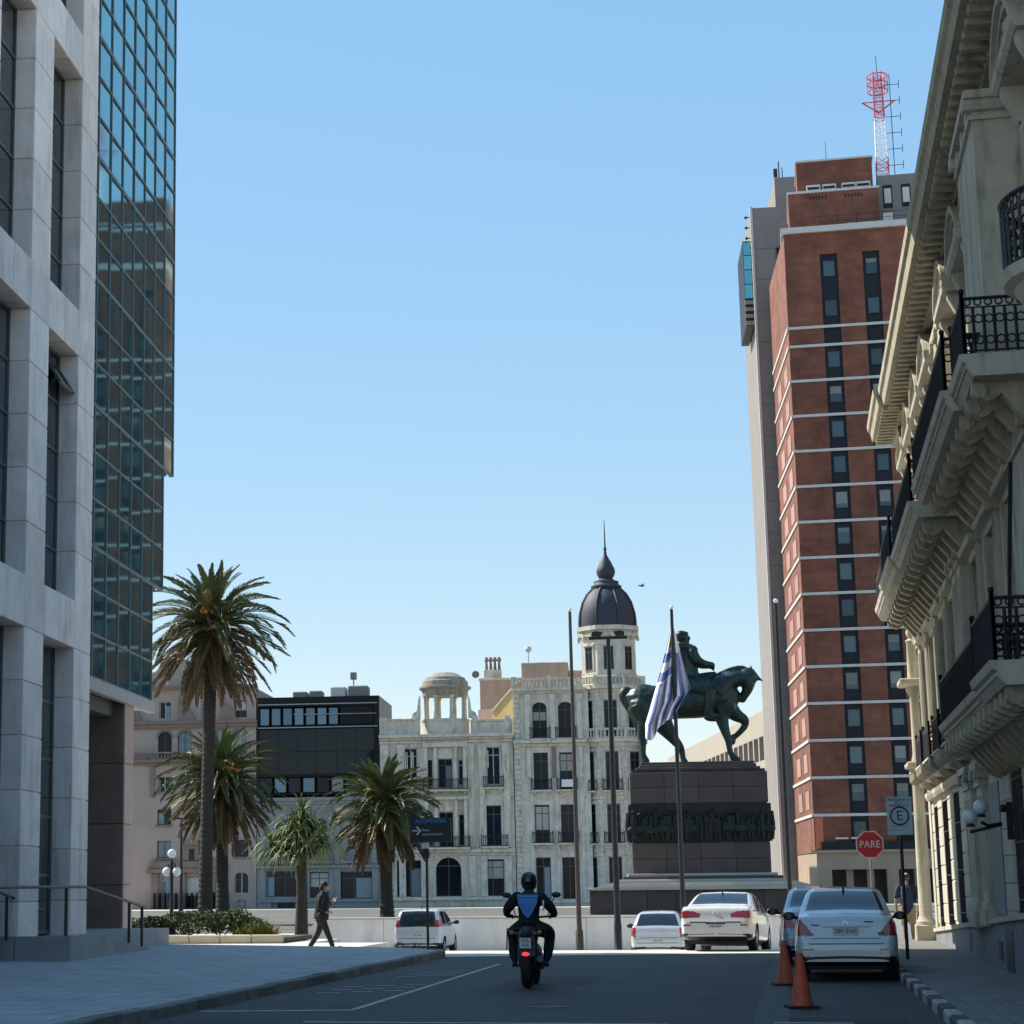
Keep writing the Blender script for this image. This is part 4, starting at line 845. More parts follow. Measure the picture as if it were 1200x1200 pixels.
def limb(b, pts, n=12, flat=1.):            # (x,y,z,r) chain with rounded ends
    for x, y, z, r in (pts[0], pts[-1]): b.ball((x, y, z), r*.98, 10)
    sm = []
    for (a, c) in zip(pts[:-1], pts[1:]):
        for k in range(4): t = k/4; sm.append(tuple(a[i]+(c[i]-a[i])*t for i in range(4)))
    sm.append(pts[-1])
    for _ in range(2): sm = [sm[0]]+[tuple((sm[i-1][j]+2*sm[i][j]+sm[i+1][j])/4 for j in range(4)) for i in range(1, len(sm)-1)]+[sm[-1]]
    b.tube([p[:3] for p in sm], [p[3] for p in sm], n, flat); return b
# ================================================================ monument
GRAN = mat('brown_granite_block', (.078, .054, .046), .7, .2, 1.2, .1, 30, rand=.12, dirt=.3, dirtcol=(.05, .045, .04))
GRANL = mat('sunlit_granite_slab', (.42, .38, .33), .7, .12, 1, rand=.05)  # much paler than the blocks, sunlight on the base top put into the colour
BRONZE = mat('dark_green_bronze', (.016, .029, .027), .45, .5, 2.2, .5, 5, metal=.45, dirt=.75, dirtcol=(.05, .095, .08), dsc=1.6)
MO = thing('monument_pedestal', 'brown granite pedestal with a bronze relief frieze on a broad stepped base', 'monument', plz(13.1, -48), TH)
x = -6.3; 
while x < 6.3: piece('base_block', GRAN, MO, x, -5.2, -.02, x+1.575-.015, -4.4, 1.3, .02); x += 1.575
MB().box(-6.3, -4.4, 0, 6.3, 5.2, 1.29).obj('base', GRAN, MO)
MB().prism([(-6.5, 1.3), (6.5, 1.3), (5.0, 1.72), (-5.0, 1.72)], 'y', -4.6, 4.6).obj('base_slab', GRANL, MO)
MB().box(-6.5, -5.4, 1.3, 6.5, 5.4, 1.42).obj('base_slab', GRANL, MO)
for k in range(3): piece('step', GRAN if k % 2 else GRANL, MO, -4.7+.28*k, -3.4+.28*k, 1.72+.16*k, 4.7-.28*k, 3.4-.28*k, 1.88+.16*k-.004, .02)
MB().box(-3.75, -2.2, 2.1, 3.75, 2.2, 8.0).obj('core', GRAN, MO)
zs = [(2.2, 3.0), (3.0, 3.9), (6.1, 7.0), (7.0, 7.85)]
for z0, z1 in zs:
    n = 4; off = random.random()*.5
    for k in range(n):
        piece('granite_block', GRAN, MO, -3.85+7.7*k/n, -2.3, z0+.01, -3.85+7.7*(k+1)/n-.012, -2.19, z1-.005, .015)
    for s in (-1, 1):
        for k in range(2): piece('granite_block', GRAN, MO, s*3.74, -2.18+2.2*k, z0+.01, s*3.85, -2.18+2.2*(k+1)-.012, z1-.005, .015)
for k, (w_, z0, z1) in enumerate(((3.65, 7.86, 8.0), (3.5, 8.0, 8.14), (3.3, 8.14, 8.3), (3.2, 8.3, 8.46))): piece('top_step', GRAN, MO, -w_, -2.2+.12*k, z0+.002, w_, 2.2-.12*k, z1, .02)
FRZ = mat('dark_relief_bronze', (.012, .017, .016), .6, .4, 2, .3, 8, metal=.3)
fr = MB(); rr = random.Random(5)
fr.box(-3.9, -2.34, 3.95, 3.9, -2.2, 6.05)
for k in range(46):
    x = -3.75+7.5*k/45+rr.uniform(-.08, .08); h_ = rr.uniform(1.2, 1.75); z0 = 4.0+rr.uniform(0, .15); y = -2.36-rr.uniform(0, .16); w_ = rr.uniform(.1, .15)
    fr.tube([(x+rr.uniform(-.15, .15), y, z0), (x+rr.uniform(-.06, .06), y-.03, z0+h_*.5), (x, y, z0+h_*.82)], [w_*.7, w_, w_*1.1], 6); fr.ball((x, y-.03, z0+h_*.93), w_*.85, 6)
    if rr.random() < .6: fr.tube([(x, y, z0+h_*.75), (x+rr.uniform(-.4, .4), y-.08, z0+h_*rr.uniform(.5, 1.1))], [.06, .05], 5)
    if rr.random() < .3: fr.ball((x, y-.05, z0+.6), .3, 8, (1.5, .6, .8))
fr.obj('frieze', FRZ, MO, smooth=True)
for s in (-1, 1):
    fs = MB(); fs.box(s*3.9, -2.2, 3.95, s*3.98, 2.2, 6.05)
    for k in range(18): y = -2.1+4.2*k/17; fs.tube([(s*4.0, y, 4.05), (s*4.05, y, 4.9), (s*4.0, y, 5.4+rr.random()*.3)], [.1, .15, .12], 6)
    fs.obj('side_frieze', FRZ, MO, smooth=True)
# ---- rider on horse
S_ = 1/125.8
def P(zx, zy, r, y=0.): return ((zx-560)*S_, y, (1045-zy)*S_, r*S_)
ST = thing('equestrian_statue', 'dark green bronze statue of a bareheaded rider on a walking horse', 'statue', plz(12.72, -48, 8.46), TH)
b = MB()
limb(b, [P(190, 575, 92), P(250, 590, 122), P(350, 598, 126), P(500, 597, 122), P(650, 590, 128), P(770, 565, 138), P(840, 565, 112)], 16)
b.ball(P(250, 575, 0)[:3], .95, 14, (1.1, .95, 1)); b.ball(P(800, 580, 0)[:3], .98, 14, (1, .9, 1.05))
limb(b, [P(785, 550, 150), P(835, 480, 138), P(885, 445, 118), P(940, 432, 98), P(1000, 432, 78)], 16, .6)
limb(b, [P(1010, 425, 74), P(1012, 470, 70), P(1000, 515, 56), P(978, 560, 42), P(962, 580, 34)], 12, .7)
for y in (-.15, .15): limb(b, [P(1032, 385, 15, y), P(1033, 345, 7, y)], 6)
limb(b, [P(1055, 405, 22), P(1090, 440, 13), P(1112, 455, 7)], 6)
for y in (-.42,):
    limb(b, [P(835, 630, 82, y*.7), P(800, 715, 52, y), P(825, 820, 33, y), P(848, 885, 28, y), P(850, 955, 20, y), P(868, 1000, 22, y), P(900, 1032, 31, y)])
    limb(b, [P(230, 630, 105, y*.6), P(255, 735, 66, y), P(226, 838, 36, y), P(230, 905, 25, y), P(226, 980, 21, y), P(246, 1028, 31, y)])
y = .42
limb(b, [P(850, 630, 78, y*.7), P(915, 698, 50, y), P(982, 733, 34, y), P(972, 785, 24, y), P(908, 848, 20, y), P(880, 858, 23, y), P(878, 888, 27, y)])
limb(b, [P(310, 640, 108, y*.6), P(392, 765, 72, y), P(445, 848, 42, y), P(502, 920, 30, y), P(515, 965, 22, y), P(518, 1005, 21, y), P(528, 1034, 30, y)])
limb(b, [P(165, 530, 30), P(120, 500, 36), P(100, 540, 42), P(150, 620, 46), P(188, 690, 42), P(200, 770, 28), P(206, 830, 10)], 10)
for k in range(9): zx = 800+k*28; b.ball(P(zx, 412-58*sin(min(1, (zx-790)/190)*pi/2)+(max(0, zx-960)*.5), 0)[:3], .22, 7, (1.2, .7, .9))       # mane
b.obj  # (kept as one fused surface below)
for _v in (0,): b.tube([P(930, 500, 0, -.3)[:3], P(900, 590, 0, -.5)[:3], P(800, 480, 0, -.3)[:3], P(755, 345, 0, -.2)[:3]], .045, 5)
hs = fuse('horse', b, BRONZE, .055, ST)
b = MB()
limb(b, [P(575, 500, 92), P(565, 410, 78), P(560, 320, 80), P(562, 250, 78), P(558, 205, 58), P(552, 165, 30)], 14, 1.15)
b.ball(P(548, 118, 0)[:3], .36, 14, (.92, .85, 1.08)); limb(b, [P(588, 112, 8), P(597, 128, 11)], 6); b.ball(P(584, 148, 0)[:3], .13, 8); b.ball(P(575, 95, 0)[:3], .15, 8); b.ball(P(535, 105, 0)[:3], .33, 10, (.9, .9, .9)); b.ball(P(525, 130, 0)[:3], .2, 8)
limb(b, [P(530, 215, 55), P(505, 300, 62), P(505, 400, 70), P(530, 490, 90), P(540, 560, 70)], 12, 1.3)       # cape
for q_ in range(7): limb(b, [P(500+q_*6, 230+q_*4, 22, -.75+.25*q_), P(480+q_*5, 380, 26, -.85+.28*q_), P(500+q_*4, 540+(q_%3)*25, 22, -1.0+.33*q_)], 7)      # folds of the cloak
limb(b, [P(500, 200, 30, -.5), P(560, 190, 34, -.35), P(620, 225, 36, -.5)], 8); limb(b, [P(500, 200, 30, .5), P(560, 190, 34, .35), P(620, 225, 36, .5)], 8)
for y in (-.55, .55):
    limb(b, [P(612, 245, 42, y), P(640, 300, 37, y*1.05), P(690, 325, 28, y*.8), P(735, 330, 23, y*.5), P(752, 335, 24, y*.45)])
    for f in range(4): limb(b, [P(748, 325+f*7, 9, y*.45), P(768, 332+f*8, 8, y*.4), P(760, 350+f*5, 7, y*.35)], 5)
    limb(b, [P(580, 480, 74, y*.7), P(680, 500, 62, y*1.5), P(735, 535, 50, y*1.75), P(722, 610, 42, y*1.8), P(705, 680, 34, y*1.75), P(715, 705, 28, y*1.75), P(765, 712, 24, y*1.75)])
    b.ball(P(690, 520, 0, y*1.25)[:3], .75, 10, (.75, .35, 1.05))
limb(b, [P(640, 440, 50, 0), P(720, 415, 36, 0), P(765, 400, 24, 0)], 8)
rd = fuse('rider', b, BRONZE, .045, ST, smooth=2)
# ================================================================ flag poles, flag, street lamps
POLE = mat('dark_pole_metal', (.022, .024, .028), .45, .2, 4, metal=.4); POLEB = mat('brown_rusty_pole', (.045, .032, .028), .6, .3, 5)
def flagpole(label, x, y, h, m, r=.075):
    t = thing('flagpole', label, 'flagpole', (x, y, -.65))
    MB().lathe([(0, 0), (.14, 0), (.13, .7), (.1, .75), (r, .9), (r*.6, h-.02), (0, h)], n=12).obj('pole', m, t, smooth=True, angle=50)
    MB().ball((0, 0, h+.06), .075, 10).obj('finial', GLOBE, t, smooth=True)
    MB().box(-.2, -.2, -.02, .2, .2, .06).obj('base_plate', m, t); return t
flagpole('bare brown flagpole standing by the pale low wall', -7.3, 70.6, 11.8, POLEB, .09)
flagpole('dark flagpole flying the striped flag before the monument', -3.73, 70.6, 11.75, POLE, .09)
flagpole('tall dark pole in front of the concrete tower', -.12, 62.3, 10.7, POLE)
def tlamp(label, x, y, h, w_, r=.09, z0=0, g=None):
    t = thing('street_lamp', label, 'street lamp', (x, y, z0))
    MB().lathe([(0, 0), (.2, 0), (.2, .12), (.13, .2), (.12, 1.0), (r, 1.2), (r*.65, h), (0, h)], n=12).obj('pole', POLE, t, smooth=True, angle=50)
    MB().box(-w_/2, -.05, h-.06, w_/2, .05, h+.03).obj('cross_arm', POLE, t)
    for s in (-1, 1): MB().prism([(s*w_*.42, h+.05), (s*w_*.2, h+.05), (s*w_*.14, h+.16), (s*w_*.3, h+.2), (s*w_*.42, h+.16)], 'y', -.13, .13).obj('lamp_head', POLE, t)
    return t
tlamp('tall dark street lamp with two heads on a T-shaped arm', -5.4, 63.8, 10.0, 1.23, .1, -.65)
tlamp('smaller T-shaped street lamp standing near the pinkish house', -30.6, 100, 5.2, 1.0, .08)
tag(MB().lathe([(0, 0), (.12, 0), (.07, .3), (.05, 4.3), (0, 4.32)], n=8).obj('thin_post', POLE, loc=(-27.2, 95, 0), smooth=True), 'thin plain dark post beside the tall palm trunk', 'post')
gl = thing('globe_lamp', 'black lamp post with three white globes behind the ramp handrail', 'street lamp', (-19.75, 63.5, 0))
MB().lathe([(0, 0), (.16, 0), (.14, .3), (.07, .4), (.05, 2.55), (0, 2.56)], n=12).obj('post', POLE, gl, smooth=True, angle=50)
MB().tube([(-.17, 0, 2.2), (-.1, 0, 2.42), (0, 0, 2.45), (.1, 0, 2.42), (.17, 0, 2.2)], .025, 6).obj('arm', POLE, gl)
for x, z in ((0, 2.75), (-.17, 2.17), (.17, 2.17)): MB().ball((x, 0, z), .145, 14).obj('globe', GLOBE, gl, smooth=True)
# flag
FWH = mat('flag_white', (.74, .71, .72), .8, .05, 2); FBL = mat('flag_blue', (.15, .18, .40), .8, .05, 2); FGO = mat('flag_gold', (.6, .38, .1), .8, .1, 3)
me = bpy.data.meshes.new('flag'); v = []; f = []; mi = []
NA, NV = 40, 60
for j in range(NV+1):
    vv = j/NV; z = 8.85
    left = -.03-.95*min(1, vv*1.15)**1.1*(1-.0*vv); right = .03+.47*min(1, vv/.75)
    if vv > .75: right = .5-.45*(vv-.75)/.25*1.0
    for i in range(NA+1):
        a = i/NA; x = left+(right-left)*a
        v.append((x, .2*sin(a*21+vv*2.5)*vv**.8+.1*sin(a*5-vv*6)*vv-.05, z-3.2*vv*(1-.24*max(0, a-.15)/.85)-.06*sin(a*pi*3)*vv))
for j in range(NV):
    for i in range(NA):
        f.append((j*(NA+1)+i, j*(NA+1)+i+1, (j+1)*(NA+1)+i+1, (j+1)*(NA+1)+i))
        vv = (j+.5)/NV; a = (i+.5)/NA
        if a > .66: s = int((a-.66)*9+vv*.4) % 2 == 1 and vv > .3
        elif vv < .52: s = .25 < vv < .34 or .42 < vv < .5
        else: s = int((a-.05)*10.5+.6+.8*(vv-.6)) % 2 == 1
        m_ = 1 if s else 0
        if vv < .22 and .25 < a < .6 and vv > .1: m_ = 2
        mi.append(m_)
me.from_pydata(v, [], f)
for m_ in (FWH, FBL, FGO): me.materials.append(m_)
me.polygons.foreach_set('material_index', mi); me.polygons.foreach_set('use_smooth', [True]*len(me.polygons))
fl = put('flag', me, None, (-3.73, 70.78, -.35)); fl.scale = (1.1, 1.23, 1.23); sol = fl.modifiers.new('s', 'SOLIDIFY'); sol.thickness = .008
tag(fl, 'white and blue striped flag hanging limp with a golden sun', 'flag')
# ================================================================ palms and shrubs
LEAF = mat('palm_green', (.10, .125, .042), .55, .3, 3, spec=.4, rand=.35); LEAFD = mat('palm_dry', (.16, .10, .046), .7, .3, 3, rand=.3)
LEAFY = mat('palm_olive', (.17, .15, .058), .55, .3, 3, rand=.3)
TRUNK = mat('palm_trunk', (.035, .029, .024), .95, .3, 4, .5, 14)
FRUIT = mat('orange_fruit_stalks', (.55, .22, .03), .6, .3, 4)
STRAP = mat('strap_leaf', (.15, .18, .07), .6, .35, 3, rand=.35, spec=.3)
def frond(L, elev, droop, m, seed, n=50, lw=.5, bw=.036):
    def mk():
        r = random.Random(seed); b = MB(); pts = []; p = Vector((0, 0, 0)); e = elev; ns = 14
        for k in range(ns+1):
            pts.append(p.copy()); e = elev-droop*(k/ns)**1.4; p = p+Vector((cos(e), 0, sin(e)))*L/ns
        b.tube(pts, [.035*(1-.85*k/ns)+.004 for k in range(ns+1)], 4, cap=False)
        for i in range(n):
            t = .1+.9*i/(n-1); q = t*ns; k = min(ns-1, int(q)); c = pts[k]+(pts[k+1]-pts[k])*(q-k); d = (pts[k+1]-pts[k]).normalized()
            up = Vector((-d.z, 0, d.x)); ll = lw*(1-(max(0, t-.25)/.78)**2.2*.75)*(.55+.45*min(1, t/.3))
            for s in (-1, 1):
                v_ = (d*(.75+.3*t)+Vector((0, s, 0))*(.75-.35*t)+up*(.32+r.uniform(-.2, .2))).normalized()
                tip = c+v_*ll*r.uniform(.85, 1.1)+Vector((0, 0, -.10*ll)); mid = c+v_*ll*.5+Vector((0, 0, .02))
                sd = v_.cross(up).normalized()*bw
                b.add([c, mid+sd, tip, mid-sd], [(0, 1, 2, 3)])
        return b.mesh('frond', m)
    return cached(('frond', L, round(elev, 2), droop, m.name, seed, n), mk)
def palm(label, x, y, z0, h, rt, L, nf, seed, lean=(0, 0), dry=.3, group=None, flare=1.15):
    t = thing('palm_tree', label, 'palm tree', (x, y, z0)); r = random.Random(seed)
    b = MB(); N = int(h/.11); v = []; n = 14
    pts = []; rad = []
    for k in range(N+1):
        q = k/N; rr = rt*(flare-(flare-.88)*min(1, q*4))*(1.04 if k % 2 else .96)
        if q > .93: rr *= 1+.35*sin((q-.93)/.07*pi*.7)
        pts.append((lean[0]*q**1.5, lean[1]*q**1.5, h*q)); rad.append(rr)
    b.tube(pts, rad, n); tr = b.obj('trunk', TRUNK, t, smooth=False)
    top = Vector(pts[-1])
    cr = MB().lathe([(.0, -.5), (rt*1.0, -.35), (rt*1.35, .0), (rt*1.1, .4), (rt*.5, .75), (0, .9)], top, 10).obj('crown', LEAFY, t)
    for i in range(nf):
        q = (i+.5)/nf; el = R(84-150*q**.92)+r.uniform(-.12, .12); az = i*2.39996+r.uniform(-.25, .25)
        lv = round(el/.26)*.26; dr = .55+.75*max(0, cos(lv)) if lv > -.2 else .35
        m_ = LEAF if q < .55 else (LEAFY if q < 1-dry else LEAFD)
        if r.random() < .12: m_ = LEAFY
        me = frond(L, lv, round(dr, 2), m_, r.randint(0, 1))
        s = (.72+.3*sin(min(1, q*2.2)*pi/2))*r.uniform(.88, 1.06)
        o = put('frond', me, cr, (top.x+.12*cos(az), top.y+.12*sin(az), top.z+.45-.7*q), rot=(r.uniform(-.1, .1), el-lv, az), scale=(s, s, s))
        o.rotation_euler = Euler((r.uniform(-.25, .25), lv-el, az), 'XYZ')
    for k in range(4):
        a = r.uniform(0, 2*pi); c = MB()
        for j in range(30): e = r.uniform(.3, 1.0); aa = a+r.uniform(-.5, .5); c.tube([(0, 0, 0), (.4*cos(aa)*cos(e), .4*sin(aa)*cos(e), .4*sin(e)), (.85*cos(aa)*cos(e), .85*sin(aa)*cos(e), .6*sin(e))], [.03, .03, .05], 4)
        c.obj('fruit_stalks', FRUIT, cr, (top.x+.2*cos(a), top.y+.2*sin(a), top.z+.35))
    return t
palm('tallest date palm with a slim bare trunk beside the glass volume', -23.45, 80, .1, 12.2, .29, 3.3, 150, 1, (.25, 0), .34)
palm('medium date palm with a dense crown behind the tallest palm', -25.55, 90, .1, 6.3, .31, 3.05, 140, 2, (-.1, 0), .3)
palm('short date palm standing before the rotunda house', -17.1, 86, 0, 5.0, .3, 2.55, 120, 4, (-.1, 0), .22)
def shaggy(label, x, y, h):
    t = thing('cabbage_tree', label, 'palm tree', (x, y, 0)); r = random.Random(9); n = 12
    b = MB(); b.tube([(0, 0, 0), (.03, 0, h*.5), (0, 0, h)], [.24, .19, .2], n); b.obj('trunk', TRUNK, t)
    cr = MB().ball((0, 0, h+.2), .3, 8).obj('crown', STRAP, t)
    def blade(L, el, dr, sd):
        def mk():
            b = MB(); p = Vector((0, 0, 0)); q = []; ns = 8
            for k in range(ns+1): q.append(p.copy()); e = el-dr*(k/ns)**1.1; p = p+Vector((cos(e), 0, sin(e)))*L/ns
            for k in range(ns): w0, w1 = .042*(1-.8*(k/ns)**2), .042*(1-.8*((k+1)/ns)**2); b.add([q[k]+Vector((0, w0, 0)), q[k]-Vector((0, w0, 0)), q[k+1]-Vector((0, w1, 0)), q[k+1]+Vector((0, w1, 0))], [(0, 1, 2, 3)])
            return b.mesh('strap_leaf', STRAP)
        return cached(('blade', L, el, dr), mk)
    heads = [(-.95, -.2, .0), (-.55, .3, .45), (-.1, -.3, .75), (.35, .2, .55), (.8, -.1, .1), (-.45, -.5, -.15), (.4, -.55, -.1), (0, .1, 1.05), (.05, -.6, .35)]
    for hd, (ax, az, ah) in enumerate(heads):
        limb_ = MB().tube([(0, 0, h-.3), (ax*.6, az*.6, h+ah*.5), (ax, az, h+.25+ah)], [.12, .09, .07], 7).obj('branch', TRUNK, cr)
        for i in range(32):
            q = (i+.5)/32; el = round(1.45-1.9*q, 1); a = r.uniform(0, 2*pi)
            put('strap_leaf', blade(round(r.uniform(.85, 1.25), 1), el, round(1.0+.8*(1-abs(q-.4)), 1), 0), cr, (ax, az, h+.25+ah), rot=(0, 0, a))
        b = MB()                                # the crowded inner leaves of each head
        for i in range(60):
            a = r.uniform(0, 2*pi); el = r.uniform(-.7, 1.4); dr = r.uniform(.8, 1.8); p = Vector((ax, az, h+.25+ah)); L = r.uniform(.7, 1.2)
            for k in range(6):
                e = el-dr*(k/6)**1.1; q_ = p+Vector((cos(e)*cos(a), cos(e)*sin(a), sin(e)))*L/6; sd_ = Vector((-sin(a), cos(a), 0))*.034*(1-.12*k)
                b.add([p+sd_, p-sd_, q_-sd_*.88, q_+sd_*.88], [(0, 1, 2, 3)]); p = q_
        stuff(b.obj('leaf_mass', STRAP, cr))
    return t
shaggy('shaggy tree with drooping pale strap leaves near the low wall end', -16.4, 67.5, 2.75)
BUSHM = [mat('bush_olive', (.075, .09, .03), .75, .4, 4, spec=.2), mat('bush_grey_green', (.10, .11, .045), .8, .4, 4, spec=.15), mat('bush_yellow_green', (.16, .155, .04), .75, .35, 4, spec=.2), mat('bush_dark', (.035, .05, .018), .75, .35, 4, spec=.2)]
def bush(label, x, y, z, rx, ry, h, m, n=1700, seed=0, lf=.055, grp='clipped shrubs in the planting bed'):
    r = random.Random(seed); b = MB(); lumps = [(r.uniform(-.6, .6)*rx, r.uniform(-.5, .5)*ry, r.uniform(.4, .75)*h, r.uniform(.45, .65)) for _ in range(7)]
    for i in range(n):
        lx, ly, lz, s = lumps[i % 7]; a = r.uniform(0, 2*pi); e = r.uniform(-.6, pi/2); q = r.uniform(.75, 1.08)
        c = Vector((lx+rx*s*q*cos(a)*cos(e), ly+ry*s*q*sin(a)*cos(e), max(.03, lz+h*.45*q*sin(e))))
        u = Vector((r.gauss(0, 1), r.gauss(0, 1), r.gauss(0, 1))).normalized(); w_ = u.orthogonal().normalized()*lf*.5; u *= lf*r.uniform(.7, 1.4)
        b.add([c-u, c+w_, c+u, c-w_], [(0, 1, 2, 3)])
    for i in range(6): b.tube([(r.uniform(-.1, .1), r.uniform(-.1, .1), 0), (lumps[i][0], lumps[i][1], lumps[i][2])], [.02, .01], 4)
    t = thing('shrub', label, 'shrub', (x, y, z), 0, grp); b.obj('foliage', m, t); return t
for i, (x, y, rx, h_, mi_, lab) in enumerate([(-21.2, 61.5, .9, .95, 2, 'bright yellow-green shrub behind the ramp handrail posts'), (-19.3, 61.0, .9, .85, 3, 'dark low shrub beside the globe lamp'), (-18.9, 62.6, 1.0, 1.05, 1, 'rounded grey-green shrub behind the globe lamp'), (-17.6, 61.8, .95, 1.15, 1, 'fullest grey-green clipped shrub in front of the tallest palm'), (-16.6, 61.6, .7, .8, 0, 'olive shrub beside the strap-leaved plant'), (-20.3, 60.4, .8, .55, 3, 'low dark ground shrub at the bed edge')]):
    bush(lab, x, y, .1, rx, .7, h_*.66, BUSHM[mi_], 1900, 20+i)
def tuft(label, x, y, z, L, n, seed, m):
    r = random.Random(seed); t = thing('strap_plant', label, 'plant', (x, y, z)); b = MB()
    for i in range(n):
        a = r.uniform(0, 2*pi); el = r.uniform(.5, 1.45); dr = r.uniform(.4, 1.2); p = Vector((r.uniform(-.35, .35), r.uniform(-.2, .2), 0)); q = []; LL = L*r.uniform(.7, 1.1)
        for k in range(6): q.append(p.copy()); e = el-dr*(k/5)**1.5; p = p+Vector((cos(e)*cos(a), cos(e)*sin(a), sin(e)))*LL/5
        sd = Vector((-sin(a), cos(a), 0))
        for k in range(5): w0, w1 = .028*(1-k/5.2), .028*(1-(k+1)/5.2); b.add([q[k]+sd*w0, q[k]-sd*w0, q[k+1]-sd*w1, q[k+1]+sd*w1], [(0, 1, 2, 3)])
    b.obj('leaves', m, t)
tuft('bright strap-leaved plant at the end of the planting bed', -15.9, 60.6, .1, .7, 150, 3, BUSHM[2]); tuft('second strap-leaved plant inside the planting bed', -16.4, 60.7, .1, .6, 110, 4, BUSHM[2])
tuft('dry grass tuft at the pavement corner', -9.3, 49.5, -.02, .35, 90, 8, LEAFD)
SAND = mat('sandy_kerb_stone', (.55, .46, .32), .85, .15, 2, rand=.1)
bed = thing('planting_bed', 'sandy stone edging of the planting bed', 'planter', (-19.7, 59.6, 0))
MB().box(-6, .1, 0, 4.6, 4.0, .14).obj('soil', mat('soil', (.09, .065, .04), .95, .3, 4), bed)
for k in range(11): piece('edging_stone', SAND, bed, -6+k*.97, -.1, -.02, -6+(k+1)*.97-.02, .1, .24, .03)
bi = thing('green_bin', 'dark green litter bin behind the planting bed', 'bin', (-17.3, 64.6, 0))
GRN = mat('dark_green_paint', (.015, .07, .045), .5, .1, 3)
MB().lathe([(0, 0), (.24, 0), (.3, .62), (.0, .62)], n=14).obj('tub', GRN, bi, smooth=True, angle=40); MB().lathe([(.0, .7), (.33, .64), (.34, .6), (.3, .6)], n=14).obj('rim', mat('teal_rim', (.02, .25, .16), .5, .1, 3), bi, smooth=True)
# ================================================================ signs and cones
def text(s, size, m, parent, loc, rot=(R(90), 0, 0), name='lettering', align='CENTER', ext=.002, sx=1.):
    cu = bpy.data.curves.new('t', 'FONT'); cu.body = s; cu.size = size; cu.align_x = align; cu.align_y = 'CENTER'; cu.extrude = ext; cu.resolution_u = 3
    o = bpy.data.objects.new('t', cu); COL.objects.link(o)
    dg = bpy.context.evaluated_depsgraph_get(); dg.update()
    me = bpy.data.meshes.new_from_object(o.evaluated_get(dg)); bpy.data.objects.remove(o)
    me.materials.clear(); me.materials.append(m)
    return put(name, me, parent, loc, rot=rot, scale=(sx, 1, 1))
SRED = mat('sign_red', (.55, .022, .02), .45, .08, 4); SWH = mat('sign_white', (.75, .75, .74), .45, .05, 4); SBK = mat('sign_black', (.008, .009, .012), .4, 0); SGREY = mat('sign_pale_grey', (.5, .56, .58), .45, .12, 3, dirt=.3)
NAVY = mat('sign_navy', (.01, .02, .08), .5, 0); TEAL = mat('sign_teal_letters', (.06, .36, .48), .5, 0); GALV = mat('galvanised_post', (.3, .31, .32), .5, .15, 5, metal=.5)
t = thing('stop_sign', 'red octagonal stop sign with white letters on a thin post', 'stop sign', (1.82, 49.9, .12))
MB().cyl((0, .03, 0), (0, .03, 2.2), .03, n=10).obj('post', GALV, t, smooth=True)
oc = lambda r: [(r*cos(pi/8+k*pi/4), 2.36+r*sin(pi/8+k*pi/4)) for k in range(8)]
pl = MB().prism(oc(.345), 'y', -.012, .0).obj('border', SWH, t); MB().prism(oc(.318), 'y', -.02, -.0125).obj('face', SRED, pl)
text('PARE', .235, SWH, pl, (0, -.024, 2.36), sx=.92)
t = thing('parking_sign', 'pale rectangular parking sign with a circled E on a black post', 'sign', (2.09, 41., .12))
MB().cyl((0, .03, 0), (0, .03, 3.05), .034, n=10).obj('post', SBK, t, smooth=True)
MB().box(-.24, -.012, 2.38, .24, .0, 3.12).obj('board', SGREY, t)
MB().tube([(.17*cos(2*pi*k/28), -.016, 2.75+.17*sin(2*pi*k/28)) for k in range(29)], .016, 6, cap=False).obj('ring', NAVY, t)
text('E', .27, NAVY, t, (.0, -.015, 2.745)); text('PRESIDENCIA', .074, NAVY, t, (0, -.015, 3.06)); text('DE LA', .055, NAVY, t, (0, -.015, 3.0)); text('REPUBLICA', .076, NAVY, t, (0, -.015, 2.945))
MB().box(-.14, -.015, 2.548, .16, -.0125, 2.556).box(-.2, -.015, 2.47, .1, -.0125, 2.476).obj('underline', NAVY, t); MB().box(.02, .001, 2.3, .2, .012, 2.379).obj('back_plate', SBK, t)
t = thing('direction_sign', 'black direction sign with a white arrow and teal lettering on a rusty post', 'sign', (-8.52, 47.7, .14)); t.scale = (.9, .9, .9)
MB().cyl((0, .05, 0), (0, .05, 2.75), .035, n=10).obj('post', POLEB, t, smooth=True)
MB().box(-.42, -.03, 2.78, .68, .02, 3.25).obj('board', SBK, t); MB().box(-.42, -.028, 3.252, .68, .018, 3.42).obj('header', NAVY, t)
text('ACOMPAÑA', .155, TEAL, t, (.13, -.036, 3.33), sx=.95)
MB().box(-.36, -.034, 3.07, -.2, -.031, 3.1).obj('arrow_shaft', SWH, t)
b = MB()
for s in (-1, 1): b.add([(-.16, -.034, 3.085), (-.26, -.034, 3.085+s*.09), (-.225, -.034, 3.085+s*.115), (-.115, -.034, 3.085)], [(0, 1, 2, 3)])
b.obj('arrow_head', SWH, t)
text('Area', .1, SWH, t, (-.09, -.034, 3.1), align='LEFT'); text('estacionamiento', .095, SWH, t, (-.09, -.034, 2.99), align='LEFT', sx=.88)
MB().box(-.12, .0, 2.62, .06, .05, 2.77).obj('small_plate', SWH, t); MB().box(-.1, -.04, 2.36, .08, .05, 2.61).obj('signal_box', SBK, t)
CONE = mat('cone_orange', (.50, .075, .03), .55, .2, 5, dirt=.35, dirtcol=(.2, .04, .03)); RUB = mat('black_rubber', (.012, .012, .012), .8, .2, 8)
